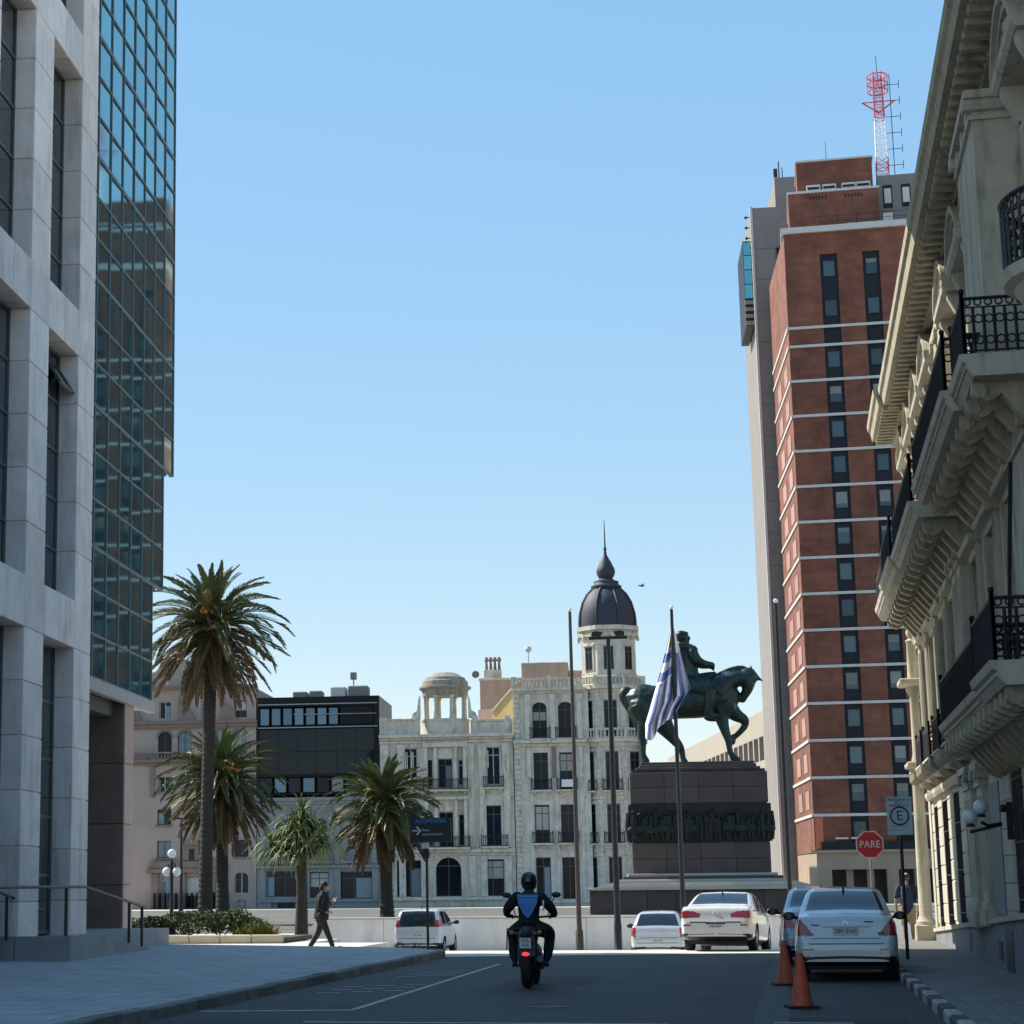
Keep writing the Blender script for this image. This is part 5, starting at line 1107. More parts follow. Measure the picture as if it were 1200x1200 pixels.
for (x, y, lab) in ((.03, 27.4, 'orange traffic cone standing in the road behind the parked sedan'), (-.2, 33.4, 'orange traffic cone beside the parked sedan\'s rear wheel')):
    t = thing('traffic_cone', lab, 'traffic cone', (x, y, 0), .2)
    MB().box(-.2, -.2, 0, .2, .2, .035).obj('base', RUB, t); MB().lathe([(.155, .035), (.155, .06), (.135, .08), (.04, .68), (.03, .7), (.0, .7)], n=20).obj('cone', CONE, t, smooth=True, angle=50)
# ================================================================ vehicles
TYRE = mat('tyre', (.012, .012, .013), .85, .2, 10); RIM = mat('alloy_rim', (.32, .33, .34), .35, 0, metal=.8); BLKP = mat('black_plastic', (.014, .014, .016), .55, .1, 8)
CGL = mat('car_glass', (.012, .016, .02), .03, 0, spec=.8); TRED = mat('tail_lamp_red', (.35, .008, .012), .15, 0, spec=.7, coat=.5); TCLR = mat('tail_lamp_clear', (.55, .5, .5), .15, 0, spec=.7); CHR = mat('chrome', (.6, .62, .64), .12, 0, metal=1.)
PLATE = mat('plate_white', (.62, .62, .6), .5, .05, 6); MIRB = mat('mirror_glass', (.03, .035, .04), .15, 0, spec=.4)
SILBL = mat('silver_blue_paint', (.58, .62, .66), .28, .03, 3, coat=.9, metal=.15)
SPAINT = mat('silver_paint', (.55, .55, .57), .3, .03, 3, coat=.8, metal=.2)
def lerp(tab, x):
    if x <= tab[0][0]: return tab[0][1]
    for (a, va), (c, vc) in zip(tab[:-1], tab[1:]):
        if x <= c: return va+(vc-va)*(x-a)/(c-a)
    return tab[-1][1]
def inpoly(p, poly):
    x, y = p; r = False; n = len(poly)
    for i in range(n):
        (x0, y0), (x1, y1) = poly[i], poly[i-1]
        if (y0 > y) != (y1 > y) and x < (x1-x0)*(y-y0)/(y1-y0)+x0: r = not r
    return r
def smooth_poly(p, k=2):
    for _ in range(k):
        q = [p[0]]
        for a, c in zip(p[:-1], p[1:]): q += [(a[0]*.75+c[0]*.25, a[1]*.75+c[1]*.25), (a[0]*.25+c[0]*.75, a[1]*.25+c[1]*.75)]
        p = q+[p[-1]]
    return p
def car(name, label, loc, rz, paint, sp, group=None):
    t = thing(name, label, 'car', loc, rz, group)
    prof = smooth_poly(sp['top']); st = [prof[0]]
    for a, c in zip(prof[:-1], prof[1:]):
        d = math.hypot(c[0]-a[0], c[1]-a[1]); n = max(1, int(d/(.018 if a[0] < .55 else .05)))
        for k in range(1, n+1): st.append((a[0]+(c[0]-a[0])*k/n, a[1]+(c[1]-a[1])*k/n))
    Lc = sp['len']; belt = sp['belt']; Wm = sp['w']; tum = sp.get('tumble', .36)
    plan = smooth_poly(sp['plan'], 2); seg = [3, 2, 9, 10, 2, 14, 4, 32]; tot = sum(seg)
    bot = smooth_poly(sp.get('bot', [(0, .34), (.35, .24), (.8, .22), (Lc-.7, .22), (Lc-.2, .24), (Lc, .32)]), 1)
    rows = []; eps = 1e-4; px = -1
    for x, zt in st:
        x = max(x, px+eps); px = x
        W_ = lerp(plan, x)*Wm; zb = min(lerp(bot, x), zt-.04)
        be = min(lerp(belt, x), zt-.03); zm = zb+(be-zb)*.55
        wr = W_-.03-max(0, zt-be)*tum
        key = [(0, zb), (W_-.08, zb), (W_-.015, zb+min(.1, (be-zb)*.3)), (W_+.0, zm), (W_-.025, be), (W_-.05, be+.012), (wr, zt-min(.05, (zt-be)*.4)), (wr-min(.13, wr*.3), zt), (0, zt+.018*min(1, W_))]
        if zt-be < .12: key[5] = (W_-.04, be+.006); key[6] = (W_-.06, zt-.012); key[7] = (W_-.16, zt)
        pts = []
        for s in range(8):
            for k in range(seg[s]): q = k/seg[s]; pts.append((key[s][0]+(key[s+1][0]-key[s][0])*q, key[s][1]+(key[s+1][1]-key[s][1])*q))
        pts.append(key[8])
        for _ in range(2): pts = [pts[0]]+[((pts[i-1][0]+2*pts[i][0]+pts[i+1][0])/4, (pts[i-1][1]+2*pts[i][1]+pts[i+1][1])/4) for i in range(1, len(pts)-1)]+[pts[-1]]
        rows.append((x, pts))
    n = tot+1; v = []
    for x, pts in rows:
        v += [(x, y, z) for y, z in pts]+[(x, -y, z) for y, z in pts[-2:0:-1]]
    m = 2*n-2; cls = {}
    S5 = sum(seg[:5]); S6 = S5+seg[5]; S7 = S6+seg[6]
    wheels = sp['wheels']; wr_ = sp.get('wr', .31)
    for i in range(len(rows)-1):
        for j in range(m):
            q = (i*m+j, i*m+(j+1) % m, (i+1)*m+(j+1) % m, (i+1)*m+j)
            c = [sum(v[k][d] for k in q)/4 for d in range(3)]
            jj = j if j < n-1 else m-1-j
            side = 1 if j < n-1 else -1
            if any((c[0]-xw)**2+(c[2]-wr_)**2 < (wr_+.055)**2 for xw in wheels) and abs(c[1]) > Wm*.55 and jj < S5: continue
            k = 'body'
            if jj < seg[0]: k = 'underside'
            for nm, poly, xm in sp['lamps']:
                if c[0] < xm and inpoly((abs(c[1]), c[2]), poly): k = (nm, side)
            if k == 'body' and c[0] < sp.get('bumper_x', .3) and 'lower' in sp and c[2] < sp['lower']: k = 'lower_valance'
            if k == 'body':
                zt = st[i][1]; be = lerp(belt, c[0])
                if S5+1 <= jj < S6-1 and any(a+(c[2]-be)*sl0 < c[0] < d-(c[2]-be)*sl1 for a, d, sl0, sl1 in sp['side']):
                    k = ('side_window', side, [ii for ii, (a, d, sl0, sl1) in enumerate(sp['side']) if a+(c[2]-be)*sl0 < c[0] < d-(c[2]-be)*sl1][0])
                if jj >= S7-1 and sp['rear'][0] < c[0] < sp['rear'][1]: k = 'rear_window'
                if jj >= S7-1 and sp['front'][0] < c[0] < sp['front'][1]: k = 'windscreen'
            cls.setdefault(k, []).append(q)
    # ends
    for i, nm in ((0, 'body'), (len(rows)-1, 'body')): cls['body'].append(tuple(i*m+j for j in range(m)))
    def sub(fs, name, mt, par=t):
        ids = sorted({k for q in fs for k in q}); mp = {k: i for i, k in enumerate(ids)}
        b = MB(); b.add([v[k] for k in ids], [tuple(mp[k] for k in q) for q in fs]); return b.obj(name, mt, par, smooth=True, angle=50)
    body = None
    for k in ['body']+[q for q in cls if q != 'body']:
        nm = k if isinstance(k, str) else k[0]
        mt = {'body': paint, 'underside': BLKP, 'lower_valance': BLKP, 'rear_window': CGL, 'windscreen': CGL, 'side_window': CGL, 'tail_lamp': TRED, 'tail_lamp_clear': TCLR, 'black_trim': BLKP, 'dark_glass_trim': CGL}[nm]
        sub(cls[k], 'reverse_lamp' if nm == 'tail_lamp_clear' else nm, mt)
    def xat(z):        # rear surface at height z
        for (a, za), (c, zc) in zip(prof[:-1], prof[1:]):
            if za <= z <= zc: return a+(c-a)*(z-za)/max(1e-6, zc-za)
        return 0
    for (nm, y0, y1, z0, z1, mt, th) in sp['bits']:
        zc = (z0+z1)/2; x0, x1 = xat(z0), xat(z1)
        b = MB(); b.add([(x0-th, y0, z0), (x0-th, y1, z0), (x1-th, y1, z1), (x1-th, y0, z1), (x0+.03, y0, z0), (x0+.03, y1, z0), (x1+.03, y1, z1), (x1+.03, y0, z1)], [(0, 1, 2, 3), (4, 7, 6, 5), (0, 4, 5, 1), (1, 5, 6, 2), (2, 6, 7, 3), (3, 7, 4, 0)])
        o = b.obj(nm, mt, t)
        if nm == 'number_plate' and sp.get('plate'):
            an = math.atan2(x1-x0, z1-z0)
            text(sp['plate'], (z1-z0)*.72, SBK, o, ((x0+x1)/2-th-.003, (y0+y1)/2, zc), rot=(R(90)-an, 0, R(-90)))
    for z, y, r in sp.get('badges', []):
        MB().lathe([(r*.65, -.008), (r, -.012), (r, .0), (r*.65, 0)], n=18).obj('badge', CHR, t, (xat(z)-.008, y, z), rot=(0, R(-90), 0))
    for xw in wheels:
        for s in (-1, 1):
            yo = s*(Wm-.02)
            wh = MB().lathe([(wr_*.62, -.2), (wr_*.9, -.2), (wr_, -.17), (wr_, -.04), (wr_*.92, .0), (wr_*.64, .0)], n=24).obj('wheel', TYRE, t, (xw, yo, wr_), smooth=True, angle=50, rot=(R(-90*s), 0, 0))
            b = MB(); b.lathe([(wr_*.64, -.01), (wr_*.6, -.03), (wr_*.58, -.12), (0, -.12)], n=20)
            for k in range(5): a = k*2*pi/5; b.tube([(0, 0, -.02), (wr_*.6*cos(a), wr_*.6*sin(a), -.03)], [.045, .035], 5)
            b.obj('rim', RIM, wh, smooth=True, angle=40)
        MB().box(xw-wr_-.08, -Wm+.24, .2, xw+wr_+.08, Wm-.24, wr_*2+.12).obj('wheel_well', BLKP, t)
    MB().box(.5, -Wm+.2, .17, Lc-.5, Wm-.2, .24).obj('floor_pan', BLKP, t)
    xm, zm = sp['mirror']
    for s in (-1, 1):
        b = MB(); b.ball((xm, s*(Wm+.11), zm), .1, 10, (.6, 1.15, .75)); b.tube([(xm+.05, s*(Wm-.06), zm-.04), (xm+.02, s*(Wm+.05), zm-.02)], .03, 6); mr = b.obj('wing_mirror', sp.get('mirm', paint), t, smooth=True)
        MB().lathe([(.0, 0), (.05, 0)], n=12).obj('mirror_glass', MIRB, mr, (xm-.064, s*(Wm+.11), zm), rot=(0, R(-90), 0))
    b = MB(); b.tube([(sp.get('ant', 1.2), 0, lerp(prof, sp.get('ant', 1.2))+.01), (sp.get('ant', 1.2)-.06, 0, lerp(prof, sp.get('ant', 1.2))+.1)], [.022, .008], 6); b.obj('aerial', BLKP, t)
    return t
WPAINT = mat('white_pearl_paint', (.66, .645, .60), .3, .03, 3, coat=.8); DPAINT = mat('steel_blue_paint', (.28, .36, .46), .3, .03, 3, coat=.8, metal=.2)
sedan = dict(len=4.45, w=.85, belt=[(0, .93), (1.2, .95), (3.2, .90), (4.45, .7)], top=[(0, .36), (-.0, .58), (.04, .72), (.07, .96), (.13, 1.05), (.3, 1.08), (.62, 1.10), (1.28, 1.44), (1.65, 1.51), (2.2, 1.515), (2.65, 1.46), (3.45, 1.02), (4.1, .88), (4.36, .7), (4.45, .38)],
    plan=[(0, .80), (.03, .88), (.12, .955), (.4, .99), (1.2, 1.0), (3.4, 1.0), (4.1, .95), (4.35, .85), (4.45, .7)], wheels=(.85, 3.42), wr=.305, rear=(.66, 1.34), front=(2.62, 3.42),
    side=[(1.22, 2.0, .95, .05), (2.08, 3.15, .05, 1.05)], lamps=[('tail_lamp_clear', [(.53, .74), (.7, .74), (.72, .88), (.62, .84)], .5), ('tail_lamp', [(.5, .735), (.9, .74), (.9, 1.01), (.72, 1.0)], .5)],
    bits=[('number_plate', -.21, .21, .745, .875, PLATE, .012), ('chrome_strip', -.38, .38, .885, .925, SILBL, .03), ('bumper_crease', -.6, .6, .60, .615, BLKP, .004), ('boot_line', -.55, .55, .69, .7, BLKP, .003), ('model_badge', -.62, -.5, .77, .79, BLKP, .006), ('model_badge', .42, .55, .9, .92, BLKP, .006), ('model_badge', -.45, -.3, .95, .97, BLKP, .005), ('reflector', -.72, -.52, .5, .53, TRED, .004), ('reflector', .52, .72, .5, .53, TRED, .004)],
    badges=[(.93, 0, .045)], plate='SBP 3165', lower=.40, mirror=(2.75, 1.02), ant=1.35, mirm=BLKP)
c1 = car('parked_sedan', 'pale silver-blue sedan parked at the kerb behind two orange cones', (.80, 34.6, 0), R(89), SILBL, sedan)
s2 = dict(sedan); s2.update(top=[(0, .38), (-.02, .62), (.05, .78), (.1, .98), (.18, 1.05), (.4, 1.08), (.75, 1.10), (1.5, 1.42), (1.85, 1.475), (2.4, 1.475), (2.95, 1.40), (3.65, 1.02), (4.3, .88), (4.55, .7), (4.62, .38)], len=4.62, w=.895, wheels=(.98, 3.6), wr=.32, rear=(.82, 1.56), front=(2.92, 3.62),
    plan=[(0, .84), (.04, .9), (.14, .965), (.4, .99), (1.2, 1.0), (3.4, 1.0), (4.2, .95), (4.5, .85), (4.62, .7)], side=[(1.45, 2.2, .9, .05), (2.28, 3.35, .05, 1.0)], belt=[(0, .95), (1.2, .97), (3.4, .92), (4.6, .7)],
    lamps=[('tail_lamp', [(.38, .79), (.95, .77), (.95, .96), (.55, .955), (.36, .88)], .45)], bits=[('number_plate', -.2, .2, .53, .63, PLATE, .01), ('bumper_groove', -.62, .62, .665, .695, BLKP, .004), ('reflector', -.78, -.6, .59, .625, TRED, .005), ('reflector', .6, .78, .59, .625, TRED, .005), ('boot_lip', -.6, .6, 1.0, 1.015, BLKP, .003), ('plate_recess', -.24, .24, .635, .66, BLKP, .005)], badges=[(.90, 0, .065)], plate='SCB 4127', mirror=(2.95, 1.02), ant=1.5)
s2.pop('mirm')
c2 = car('white_sedan', 'white sedan with wide red tail lamps waiting at the crossing', (-1.92, 50.6, .0), R(84), WPAINT, s2); c2.rotation_euler[1] = R(2.6)
hat = dict(len=3.95, w=.845, belt=[(0, .93), (.8, .96), (2.6, .90), (3.95, .68)], top=[(0, .36), (-.01, .6), (.04, .72), (.05, .9), (.1, 1.0), (.42, 1.30), (.62, 1.40), (.95, 1.45), (1.5, 1.465), (2.1, 1.42), (3.0, .98), (3.6, .84), (3.9, .66), (3.95, .38)],
    plan=[(0, .82), (.03, .88), (.12, .95), (.4, .985), (1.1, 1.0), (3., 1.0), (3.6, .95), (3.9, .82), (3.95, .7)], wheels=(.62, 3.15), wr=.3, rear=(.14, .6), front=(2.15, 2.95), side=[(.75, 1.5, .4, .05), (1.58, 2.75, .05, 1.1)],
    lamps=[('tail_lamp', [(.66, .70), (.9, .78), (.9, 1.02), (.64, .98)], .5)], bits=[('number_plate', -.2, .2, .56, .66, PLATE, .01), ('chrome_strip', -.32, .32, .83, .86, SPAINT, .02), ('bumper_line', -.62, .62, .53, .545, BLKP, .004), ('hatch_line', -.55, .55, .68, .692, BLKP, .004)], badges=[(.92, 0, .06)], plate='SAK 2093', lower=.42, mirror=(2.35, 1.0), ant=1.0, tumble=.42, mirm=BLKP)
c3 = car('silver_hatchback', 'small silver hatchback waiting beside the white sedan', (-4.05, 61.8, -.66), R(91), SPAINT, hat)
fit = dict(hat); fit.update(len=3.9, w=.845, top=[(0, .36), (-.01, .62), (.03, .74), (.04, .95), (.08, 1.1), (.24, 1.42), (.36, 1.50), (.9, 1.535), (1.6, 1.53), (2.1, 1.46), (3.1, 1.0), (3.6, .86), (3.85, .66), (3.9, .38)], rear=(.045, .29), side=[(.55, 1.35, .25, .05), (1.43, 2.75, .05, 1.0)], belt=[(0, .98), (.8, .98), (2.6, .92), (3.9, .68)],
    lamps=[('tail_lamp', [(.57, .94), (.9, .94), (.9, 1.16), (.6, 1.17)], .35)], bits=[('number_plate', -.2, .2, .62, .72, PLATE, .01), ('chrome_strip', -.3, .3, .78, .80, SPAINT, .02), ('bumper_line', -.62, .62, .56, .575, BLKP, .004), ('reflector', .55, .72, .42, .45, TRED, .004)], badges=[], plate='SBN 1842', mirror=(2.5, 1.06), tumble=.3)
c4 = car('grey_hatchback', 'tall silver hatchback passing behind the rusty sign post', (-12.35, 67.2, -.66), R(91), SPAINT, fit)
c5 = car('blue_sedan', 'steel blue car mostly hidden ahead of the parked sedan', (.55, 40.6, 0), R(91), DPAINT, dict(sedan))
# ================================================================ motorcycle and people
SKIN = mat('skin', (.36, .21, .15), .6, .1, 6); BLKC = mat('black_cloth', (.010, .011, .013), .85, .2, 6); DKTR = mat('dark_brown_trousers', (.02, .015, .014), .85, .2, 6); NAVYC = mat('dark_navy_shirt', (.03, .04, .075), .85, .25, 6); KHA = mat('khaki_shorts', (.40, .31, .18), .85, .2, 5)
SHOE = mat('dark_shoe', (.012, .012, .014), .6, .1, 6); HEL = mat('black_helmet', (.012, .013, .015), .25, .1, 4, coat=.5); VEST = mat('blue_back_panel', (.05, .19, .50), .6, .15, 5); HAIR = mat('dark_hair', (.015, .012, .01), .7, .2, 10)
MC = thing('motorcycle', 'black motorcycle with a white number plate and red tail lamp seen from behind', 'motorcycle', (-4.2, 32.5, 0), R(92))
def mwheel(x, w_, r):
    wh = MB().lathe([(r*.66, -w_/2), (r*.85, -w_/2), (r*.97, -w_*.32), (r, 0), (r*.97, w_*.32), (r*.85, w_/2), (r*.66, w_/2)], n=28).obj('wheel', TYRE, MC, (x, 0, r), smooth=True, rot=(R(90), 0, 0))
    b = MB(); b.lathe([(r*.66, -.04), (r*.66, .04), (r*.6, .03), (r*.6, -.03), (r*.66, -.04)], n=24)
    for k in range(8): a = k*pi/4; b.cyl((.03*cos(a), .03*sin(a), 0), (r*.62*cos(a), r*.62*sin(a), 0), .015, n=5)
    b.cyl((0, 0, -.09), (0, 0, .09), .035, n=8); b.obj('rim', BLKP, wh)
mwheel(0, .17, .33); mwheel(1.42, .12, .33)
b = MB(); limb(b, [(.35, 0, .5, .14), (.7, 0, .48, .2), (1.0, 0, .55, .16)], 10); limb(b, [(.55, 0, .85, .14), (.85, 0, .92, .18), (1.08, 0, .9, .12)], 10); b.tube([(1.15, 0, 1.0), (1.42, 0, .35)], .05, 6)
fuse('frame_and_tank', b, BLKP, .03, MC)
b = MB(); limb(b, [(-.22, 0, .84, .09), (0, 0, .86, .13), (.3, 0, .82, .16), (.55, 0, .8, .15)], 10, 1.0); fuse('seat_and_tail', b, BLKP, .03, MC)
MB().prism([(-.28, .5), (-.2, .82), (-.1, .84), (.1, .7), (.2, .55), (-.1, .5)], 'y', -.13, .13).obj('rear_mudguard', BLKP, MC)
pl = MB().box(-.31, -.09, .63, -.285, .09, .79).obj('number_plate', PLATE, MC)
text('SFA', .075, SBK, pl, (-.314, 0, .745), rot=(R(90), 0, R(-90))); text('418', .075, SBK, pl, (-.314, 0, .675), rot=(R(90), 0, R(-90)))
MB().ball((-.28, 0, .54), .06, 10, (.5, 1.1, .55)).obj('tail_lamp', mat('lit_tail_lamp', (.6, .02, .05), .3, 0, emit=((1, .05, .08), .7)), MC, smooth=True)
for s in (-1, 1):
    MB().cyl((-.15, s*.12, .86), (-.17, s*.2, .87), .012, n=6).ball((-.18, s*.22, .87), .04, 8).obj('indicator', mat('smoked_amber', (.3, .2, .14), .3, 0), MC)
    MB().tube([(1.05, 0, 1.08), (1.02, s*.22, 1.1), (.9, s*.4, 1.1)], .018, 6).obj('handlebar', BLKP, MC)
    m_ = MB().tube([(.98, s*.26, 1.1), (.98, s*.34, 1.34), (.98, s*.38, 1.42)], .01, 5).ball((.98, s*.41, 1.45), .08, 8, (.3, 1, .62)).obj('mirror', BLKP, MC)
    MB().tube([(.05, s*.1, .33), (.4, s*.12, .36)], .035, 6).obj('swing_arm', BLKP, MC)
    MB().tube([(.05, s*.12, .36), (.12, s*.13, .75)], .03, 6).obj('shock_absorber', BLKP, MC)
    MB().tube([(.5, s*.15, .33), (.5, s*.3, .33)], .018, 5).obj('foot_peg', BLKP, MC)
MB().tube([(.6, -.18, .3), (.1, -.2, .38), (-.12, -.21, .46)], [.035, .06, .055], 10).obj('exhaust', mat('exhaust_metal', (.06, .06, .065), .35, 0, metal=.8), MC, smooth=True)
MB().cyl((-.1, -.3, .93), (-.1, .3, .93), .012, n=6).tube([(-.1, .3, .93), (-.05, .32, .6)], .012, 5).tube([(-.1, -.3, .93), (-.05, -.32, .6)], .012, 5).obj('luggage_rack', BLKP, MC)
def hand(b, p, d, up, s=1., curl=.9):       # palm and five fingers from wrist p along d
    p, d, up = Vector(p), Vector(d).normalized(), Vector(up).normalized(); sd = d.cross(up).normalized()
    limb(b, [(*p, .028*s), (*(p+d*.05), .034*s), (*(p+d*.085), .03*s)], 8, .8)
    for i, (o, L) in enumerate(((-.03, .062), (-.01, .074), (.01, .07), (.029, .055))):
        q = p+d*.085+sd*o; a = q+(d*cos(curl*.5)-up*sin(curl*.5))*L*.55; e = a+(d*cos(curl*1.3)-up*sin(curl*1.3))*L*.55
        limb(b, [(*q, .0105), (*a, .010), (*e, .0085)], 6)
    q = p+d*.03-sd*.03; limb(b, [(*q, .013), (*(q+d*.035-sd*.025-up*.01), .012), (*(q+d*.065-sd*.02-up*.025), .010)], 6)
def head(b, c, f=(1, 0, 0), s=1.):          # face towards f
    c, f = Vector(c), Vector(f).normalized(); l = Vector((0, 0, 1)).cross(f)
    b.ball(c, .098*s, 14, (1., .92, 1.2)); b.ball(c+f*.035+Vector((0, 0, -.06)), .07*s, 10, (1, .9, 1.05))
    limb(b, [(*(c+f*.095+Vector((0, 0, .015))), .012), (*(c+f*.118+Vector((0, 0, -.025))), .016)], 6)
    b.ball(c+f*.09+Vector((0, 0, -.062)), .022, 6, (1, 1.4, .7)); b.ball(c+f*.085+Vector((0, 0, -.1)), .026, 6)
    for q in (-1, 1): b.ball(c+l*.09*q+Vector((0, 0, -.01)), .026, 6, (.9, .5, 1.3)); b.ball(c+f*.088+l*.034*q+Vector((0, 0, .018)), .014, 6)
def shoes(t, pts, m=SHOE):
    for (x, y, z, a, tl) in pts:
        b = MB(); d = Vector((cos(a)*cos(tl), sin(a)*cos(tl), sin(tl))); p = Vector((x, y, z)); limb(b, [(*(p-d*.06+Vector((0, 0, .0))), .045), (*(p+d*.05), .045), (*(p+d*.16), .036)], 8, .85); fuse('shoe', b, m, .013, t)
# ---- rider
RD = thing('person', 'motorcycle rider in black with a helmet and a blue panel on the back', 'person', (-4.2, 32.5, 0), R(92))
hp = (.42, 0, .98)
b = MB()
limb(b, [(.42, 0, .96, .17), (.46, 0, 1.13, .165), (.5, 0, 1.32, .19), (.54, 0, 1.44, .15), (.56, 0, 1.5, .085), (.58, 0, 1.58, .075)], 14, 1.25)
for s in (-1, 1):
    limb(b, [(.52, s*.19, 1.42, .095), (.55, s*.35, 1.25, .082), (.72, s*.39, 1.16, .06), (.88, s*.40, 1.13, .034)])
    hand(b, (.88, s*.40, 1.13), (.25, -s*.9, -.1), (0, 0, 1), 1, 1.6)
    limb(b, [(.42, s*.12, .93, .135), (.78, s*.28, .86, .115), (.84, s*.3, .78, .09), (.62, s*.28, .52, .082), (.52, s*.25, .40, .045)])
head(b, (.6, 0, 1.655)); fuse('body', b, BLKC, .016, RD, smooth=3)
b = MB(); b.ball((.6, 0, 1.68), .15, 18, (1.1, .94, 1.05)); b.ball((.66, 0, 1.61), .12, 14, (1, .95, .85)); b.lathe([(.125, 0), (.14, .02), (.125, .04)], (.6, 0, 1.55), 16); hl = fuse('helmet', b, HEL, .014, RD)
b = MB(); b.tube([(.70, .135*cos(k*pi/8), 1.7+.0*k) if False else (.6+.165*sin(.5+k*(pi-1)/8), .135*cos(.5+k*(pi-1)/8), 1.685) for k in range(9)], .03, 6); b.obj('visor', CGL, hl, smooth=True)
b = MB()
for i in range(9):
    for j in range(9):
        pass
vp = [(.32, .17, 1.46), (.32, -.17, 1.46), (.25, -.15, 1.32), (.225, -.06, 1.14), (.225, 0, 1.09), (.225, .06, 1.14), (.25, .15, 1.32)]
vp = vp[:1]+[(.295, 0, 1.46)]+vp[1:]; vp = [vp[0], vp[2]]+vp[3:]
b.add(vp+[(x+.03, y, z) for x, y, z in vp], [tuple(range(7)), tuple(range(13, 6, -1))]+[(i, (i+1) % 7, 7+(i+1) % 7, 7+i) for i in range(7)]); bp = b.obj('back_panel', VEST, RD)
MB().prism([(-.16, 1.435), (.16, 1.435), (.155, 1.42), (-.155, 1.42)], 'x', .288, .30).obj('panel_fold', mat('blue_panel_light', (.16, .34, .62), .6, .1, 5), RD)
MB().box(.31, -.26, 1.2, .34, -.235, 1.37).obj('reflective_strip', SWH, RD)
shoes(RD, [(.5, .25, .36, .1, -.1), (.5, -.25, .36, -.1, -.1)])
# ---- walker in black on the left pavement
WK = thing('person', 'pedestrian in black clothes striding along the pavement past the low wall', 'person', (-12.0, 51.6, -.02), R(2))
b = MB()
limb(b, [(0, 0, .95, .12), (.02, 0, 1.1, .115), (.04, 0, 1.28, .14), (.05, 0, 1.42, .11), (.06, 0, 1.5, .055), (.08, 0, 1.58, .05)], 14, 1.3)
head(b, (.1, 0, 1.66))
limb(b, [(.05, -.18, 1.4, .055), (-.02, -.22, 1.15, .045), (.16, -.2, 1.0, .036), (.2, -.19, 1.0, .03)]); hand(b, (.2, -.19, 1.0), (1, .1, .0), (0, 0, 1))
limb(b, [(.05, .18, 1.4, .055), (.08, .22, 1.15, .045), (.25, .14, 1.25, .036), (.28, .12, 1.28, .03)]); hand(b, (.28, .12, 1.28), (.6, -.2, .6), (-1, 0, .5))
for s, kx, fx, fz, ky in ((-1, .16, .33, .12, .52), (1, -.08, -.34, .12, .5)): limb(b, [(0, s*.09, .92, .09), (kx, s*.09, ky, .06), (fx, s*.09, fz, .04)])
fuse('body', b, SKIN, .014, WK, smooth=3)
b = MB(); limb(b, [(-.01, 0, .82, .155), (.01, 0, .98, .15), (.02, 0, 1.1, .142), (.04, 0, 1.28, .162), (.05, 0, 1.42, .128), (.06, 0, 1.49, .075)], 14, 1.3)
limb(b, [(.05, -.18, 1.4, .078), (-.02, -.22, 1.15, .066), (.14, -.2, 1.01, .05)]); limb(b, [(.05, .18, 1.4, .078), (.08, .22, 1.15, .066), (.22, .155, 1.22, .05)]); fuse('jacket', b, BLKC, .016, WK, smooth=3)
b = MB()
for s, kx, fx, fz, ky in ((-1, .16, .31, .14, .52), (1, -.08, -.32, .14, .5)): limb(b, [(0, s*.08, .92, .115), (kx, s*.09, ky, .08), (fx, s*.09, fz, .062)])
fuse('trousers', b, DKTR, .016, WK, smooth=3)
b = MB(); b.ball((.085, 0, 1.68), .108, 12, (1.02, .98, 1.15)); b.ball((.03, 0, 1.62), .085, 10); fuse('hair', b, HAIR, .016, WK)
shoes(WK, [(.36, -.09, .09, 0, .18), (-.33, .09, .06, 0, -.12)])
MB().ball((.34, .1, 1.3), .05, 8, (.6, 1, .8)).obj('phone', SWH, WK)
# ---- man with cap and red bag on the right pavement
PM = thing('person', 'man in dark polo, khaki shorts and cap seen from behind carrying a red bag', 'person', (2.88, 55.3, .02), R(88))
b = MB()
limb(b, [(0, 0, .95, .13), (0, 0, 1.12, .13), (.0, 0, 1.3, .155), (0, 0, 1.44, .12), (0.01, 0, 1.53, .055), (.03, 0, 1.6, .05)], 14, 1.35)
head(b, (.05, 0, 1.69))
limb(b, [(0, .21, 1.42, .06), (-.02, .28, 1.14, .046), (.04, .28, .92, .036), (.05, .27, .86, .028)]); hand(b, (.05, .27, .86), (.1, -.1, -1), (1, 0, 0))
limb(b, [(0, -.21, 1.42, .06), (-.03, -.31, 1.16, .046), (.1, -.32, 1.02, .036), (.13, -.31, .98, .028)]); hand(b, (.13, -.31, .98), (.5, 0, -.8), (1, 0, .6), 1, 1.5)
for s, kx, fx in ((1, .06, -.05), (-1, .02, .12)): limb(b, [(0, s*.1, .92, .1), (kx, s*.105, .5, .06), (kx*.3, s*.105, .34, .055), (fx, s*.105, .1, .038)])
fuse('body', b, SKIN, .014, PM, smooth=3)
b = MB(); limb(b, [(-.01, 0, .9, .165), (0, 0, 1.08, .16), (.0, 0, 1.3, .175), (0, 0, 1.43, .14), (.01, 0, 1.51, .075)], 14, 1.35)
limb(b, [(0, .2, 1.42, .085), (-.01, .265, 1.2, .075)]); limb(b, [(0, -.2, 1.42, .085), (-.02, -.28, 1.2, .075)]); fuse('polo_shirt', b, NAVYC, .016, PM, smooth=3)
b = MB()
for s, kx in ((1, .05), (-1, .02)): limb(b, [(0, s*.085, .93, .13), (kx*.7, s*.1, .68, .105), (kx, s*.105, .53, .095)], 12)
fuse('shorts', b, KHA, .016, PM, smooth=3)
b = MB(); b.ball((.045, 0, 1.73), .112, 14, (1.05, .96, .85)); b.tube([(.1, 0, 1.73), (.23, 0, 1.71)], [.085, .07], 10, .15); cp = fuse('cap', b, NAVYC, .014, PM); MB().ball((-.04, 0, 1.775), .05, 8, (.6, 1, .6)).obj('cap_patch', SWH, PM, smooth=True)
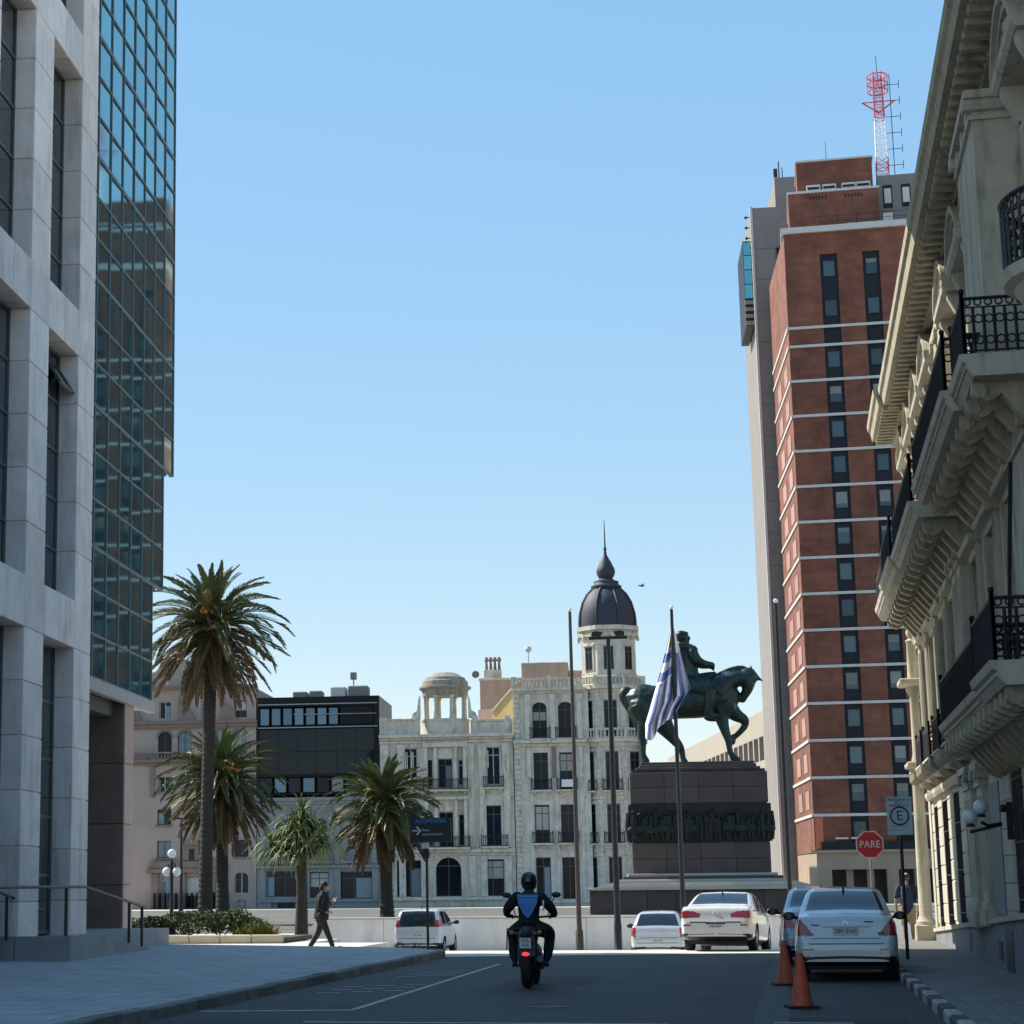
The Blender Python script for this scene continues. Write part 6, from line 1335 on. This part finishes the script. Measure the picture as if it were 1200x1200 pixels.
b = MB(); b.ball((.05, 0, 1.65), .1, 10, (.95, .95, .8)); fuse('hair', b, HAIR, .016, PM)
shoes(PM, [(-.04, .105, .07, 0, 0), (.13, -.105, .07, -.2, 0)])
bg_ = thing('shopping_bag', 'red carrier bag hanging from the hand of the man in shorts', 'bag', (3.2, 55.43, .45))
b = MB(); b.lathe([(0, .0), (.1, .0), (.14, .1), (.13, .3), (.07, .42), (.03, .5)], n=12); b.v = [(x*.6, y, z) for x, y, z in b.v]; b.obj('sack', mat('red_plastic', (.62, .06, .04), .45, .15, 5), bg_, smooth=True)
MB().tube([(0, -.03, .48), (0, -.02, .53), (0, .02, .53), (0, .03, .48)], .01, 5).obj('handle', MATS['red_plastic'], bg_)
# ---- bird
bd = thing('bird', 'small dark bird gliding in the sky beside the cupola', 'bird', (-8.05, 120, 19.2), .5); bd.scale = (.65, .65, .65)
b = MB(); limb(b, [(-.22, 0, 0, .04), (0, 0, 0, .1), (.22, 0, .03, .06)], 8); b.obj('body', mat('grey_feathers', (.12, .12, .13), .8, .2, 8), bd, smooth=True)
for s in (-1, 1): MB().add([(.1, s*.06, .04), (-.1, s*.06, .04), (-.12, s*.4, .16), (-.1, s*.7, .02), (.04, s*.42, .18), (.1, s*.06, .02), (-.1, s*.06, .02), (-.12, s*.4, .14), (-.1, s*.7, .0), (.04, s*.42, .16)], [(0, 1, 2, 4), (4, 2, 3), (9, 7, 6, 5), (8, 7, 9)]).obj('wing', MATS['grey_feathers'], bd)
# ================================================================ look-alikes belong to a group
GRP = {'traffic cone': 'orange cones beside the parked sedan', 'flagpole': 'poles along the low wall', 'palm tree': 'palms on the plaza', 'car': 'cars around the crossing', 'handrail': 'rails of the entrance ramp', 'antenna': 'whip antennas on the hotel roof', 'plant': 'strap-leaved plants by the pavement', 'street lamp': 'street lamps of the plaza', 'person': 'people in the street'}
for o in list(scn.objects):
    if o.parent is None and o.get('category') in GRP and 'group' not in o: o['group'] = GRP[o['category']]
    if o.parent is None and o.name.split('.')[0] in ('apartment_house', 'glass_building', 'rotunda_house', 'cupola_house', 'rear_house', 'gabled_house'): o['group'] = 'houses along the far side of the plaza'
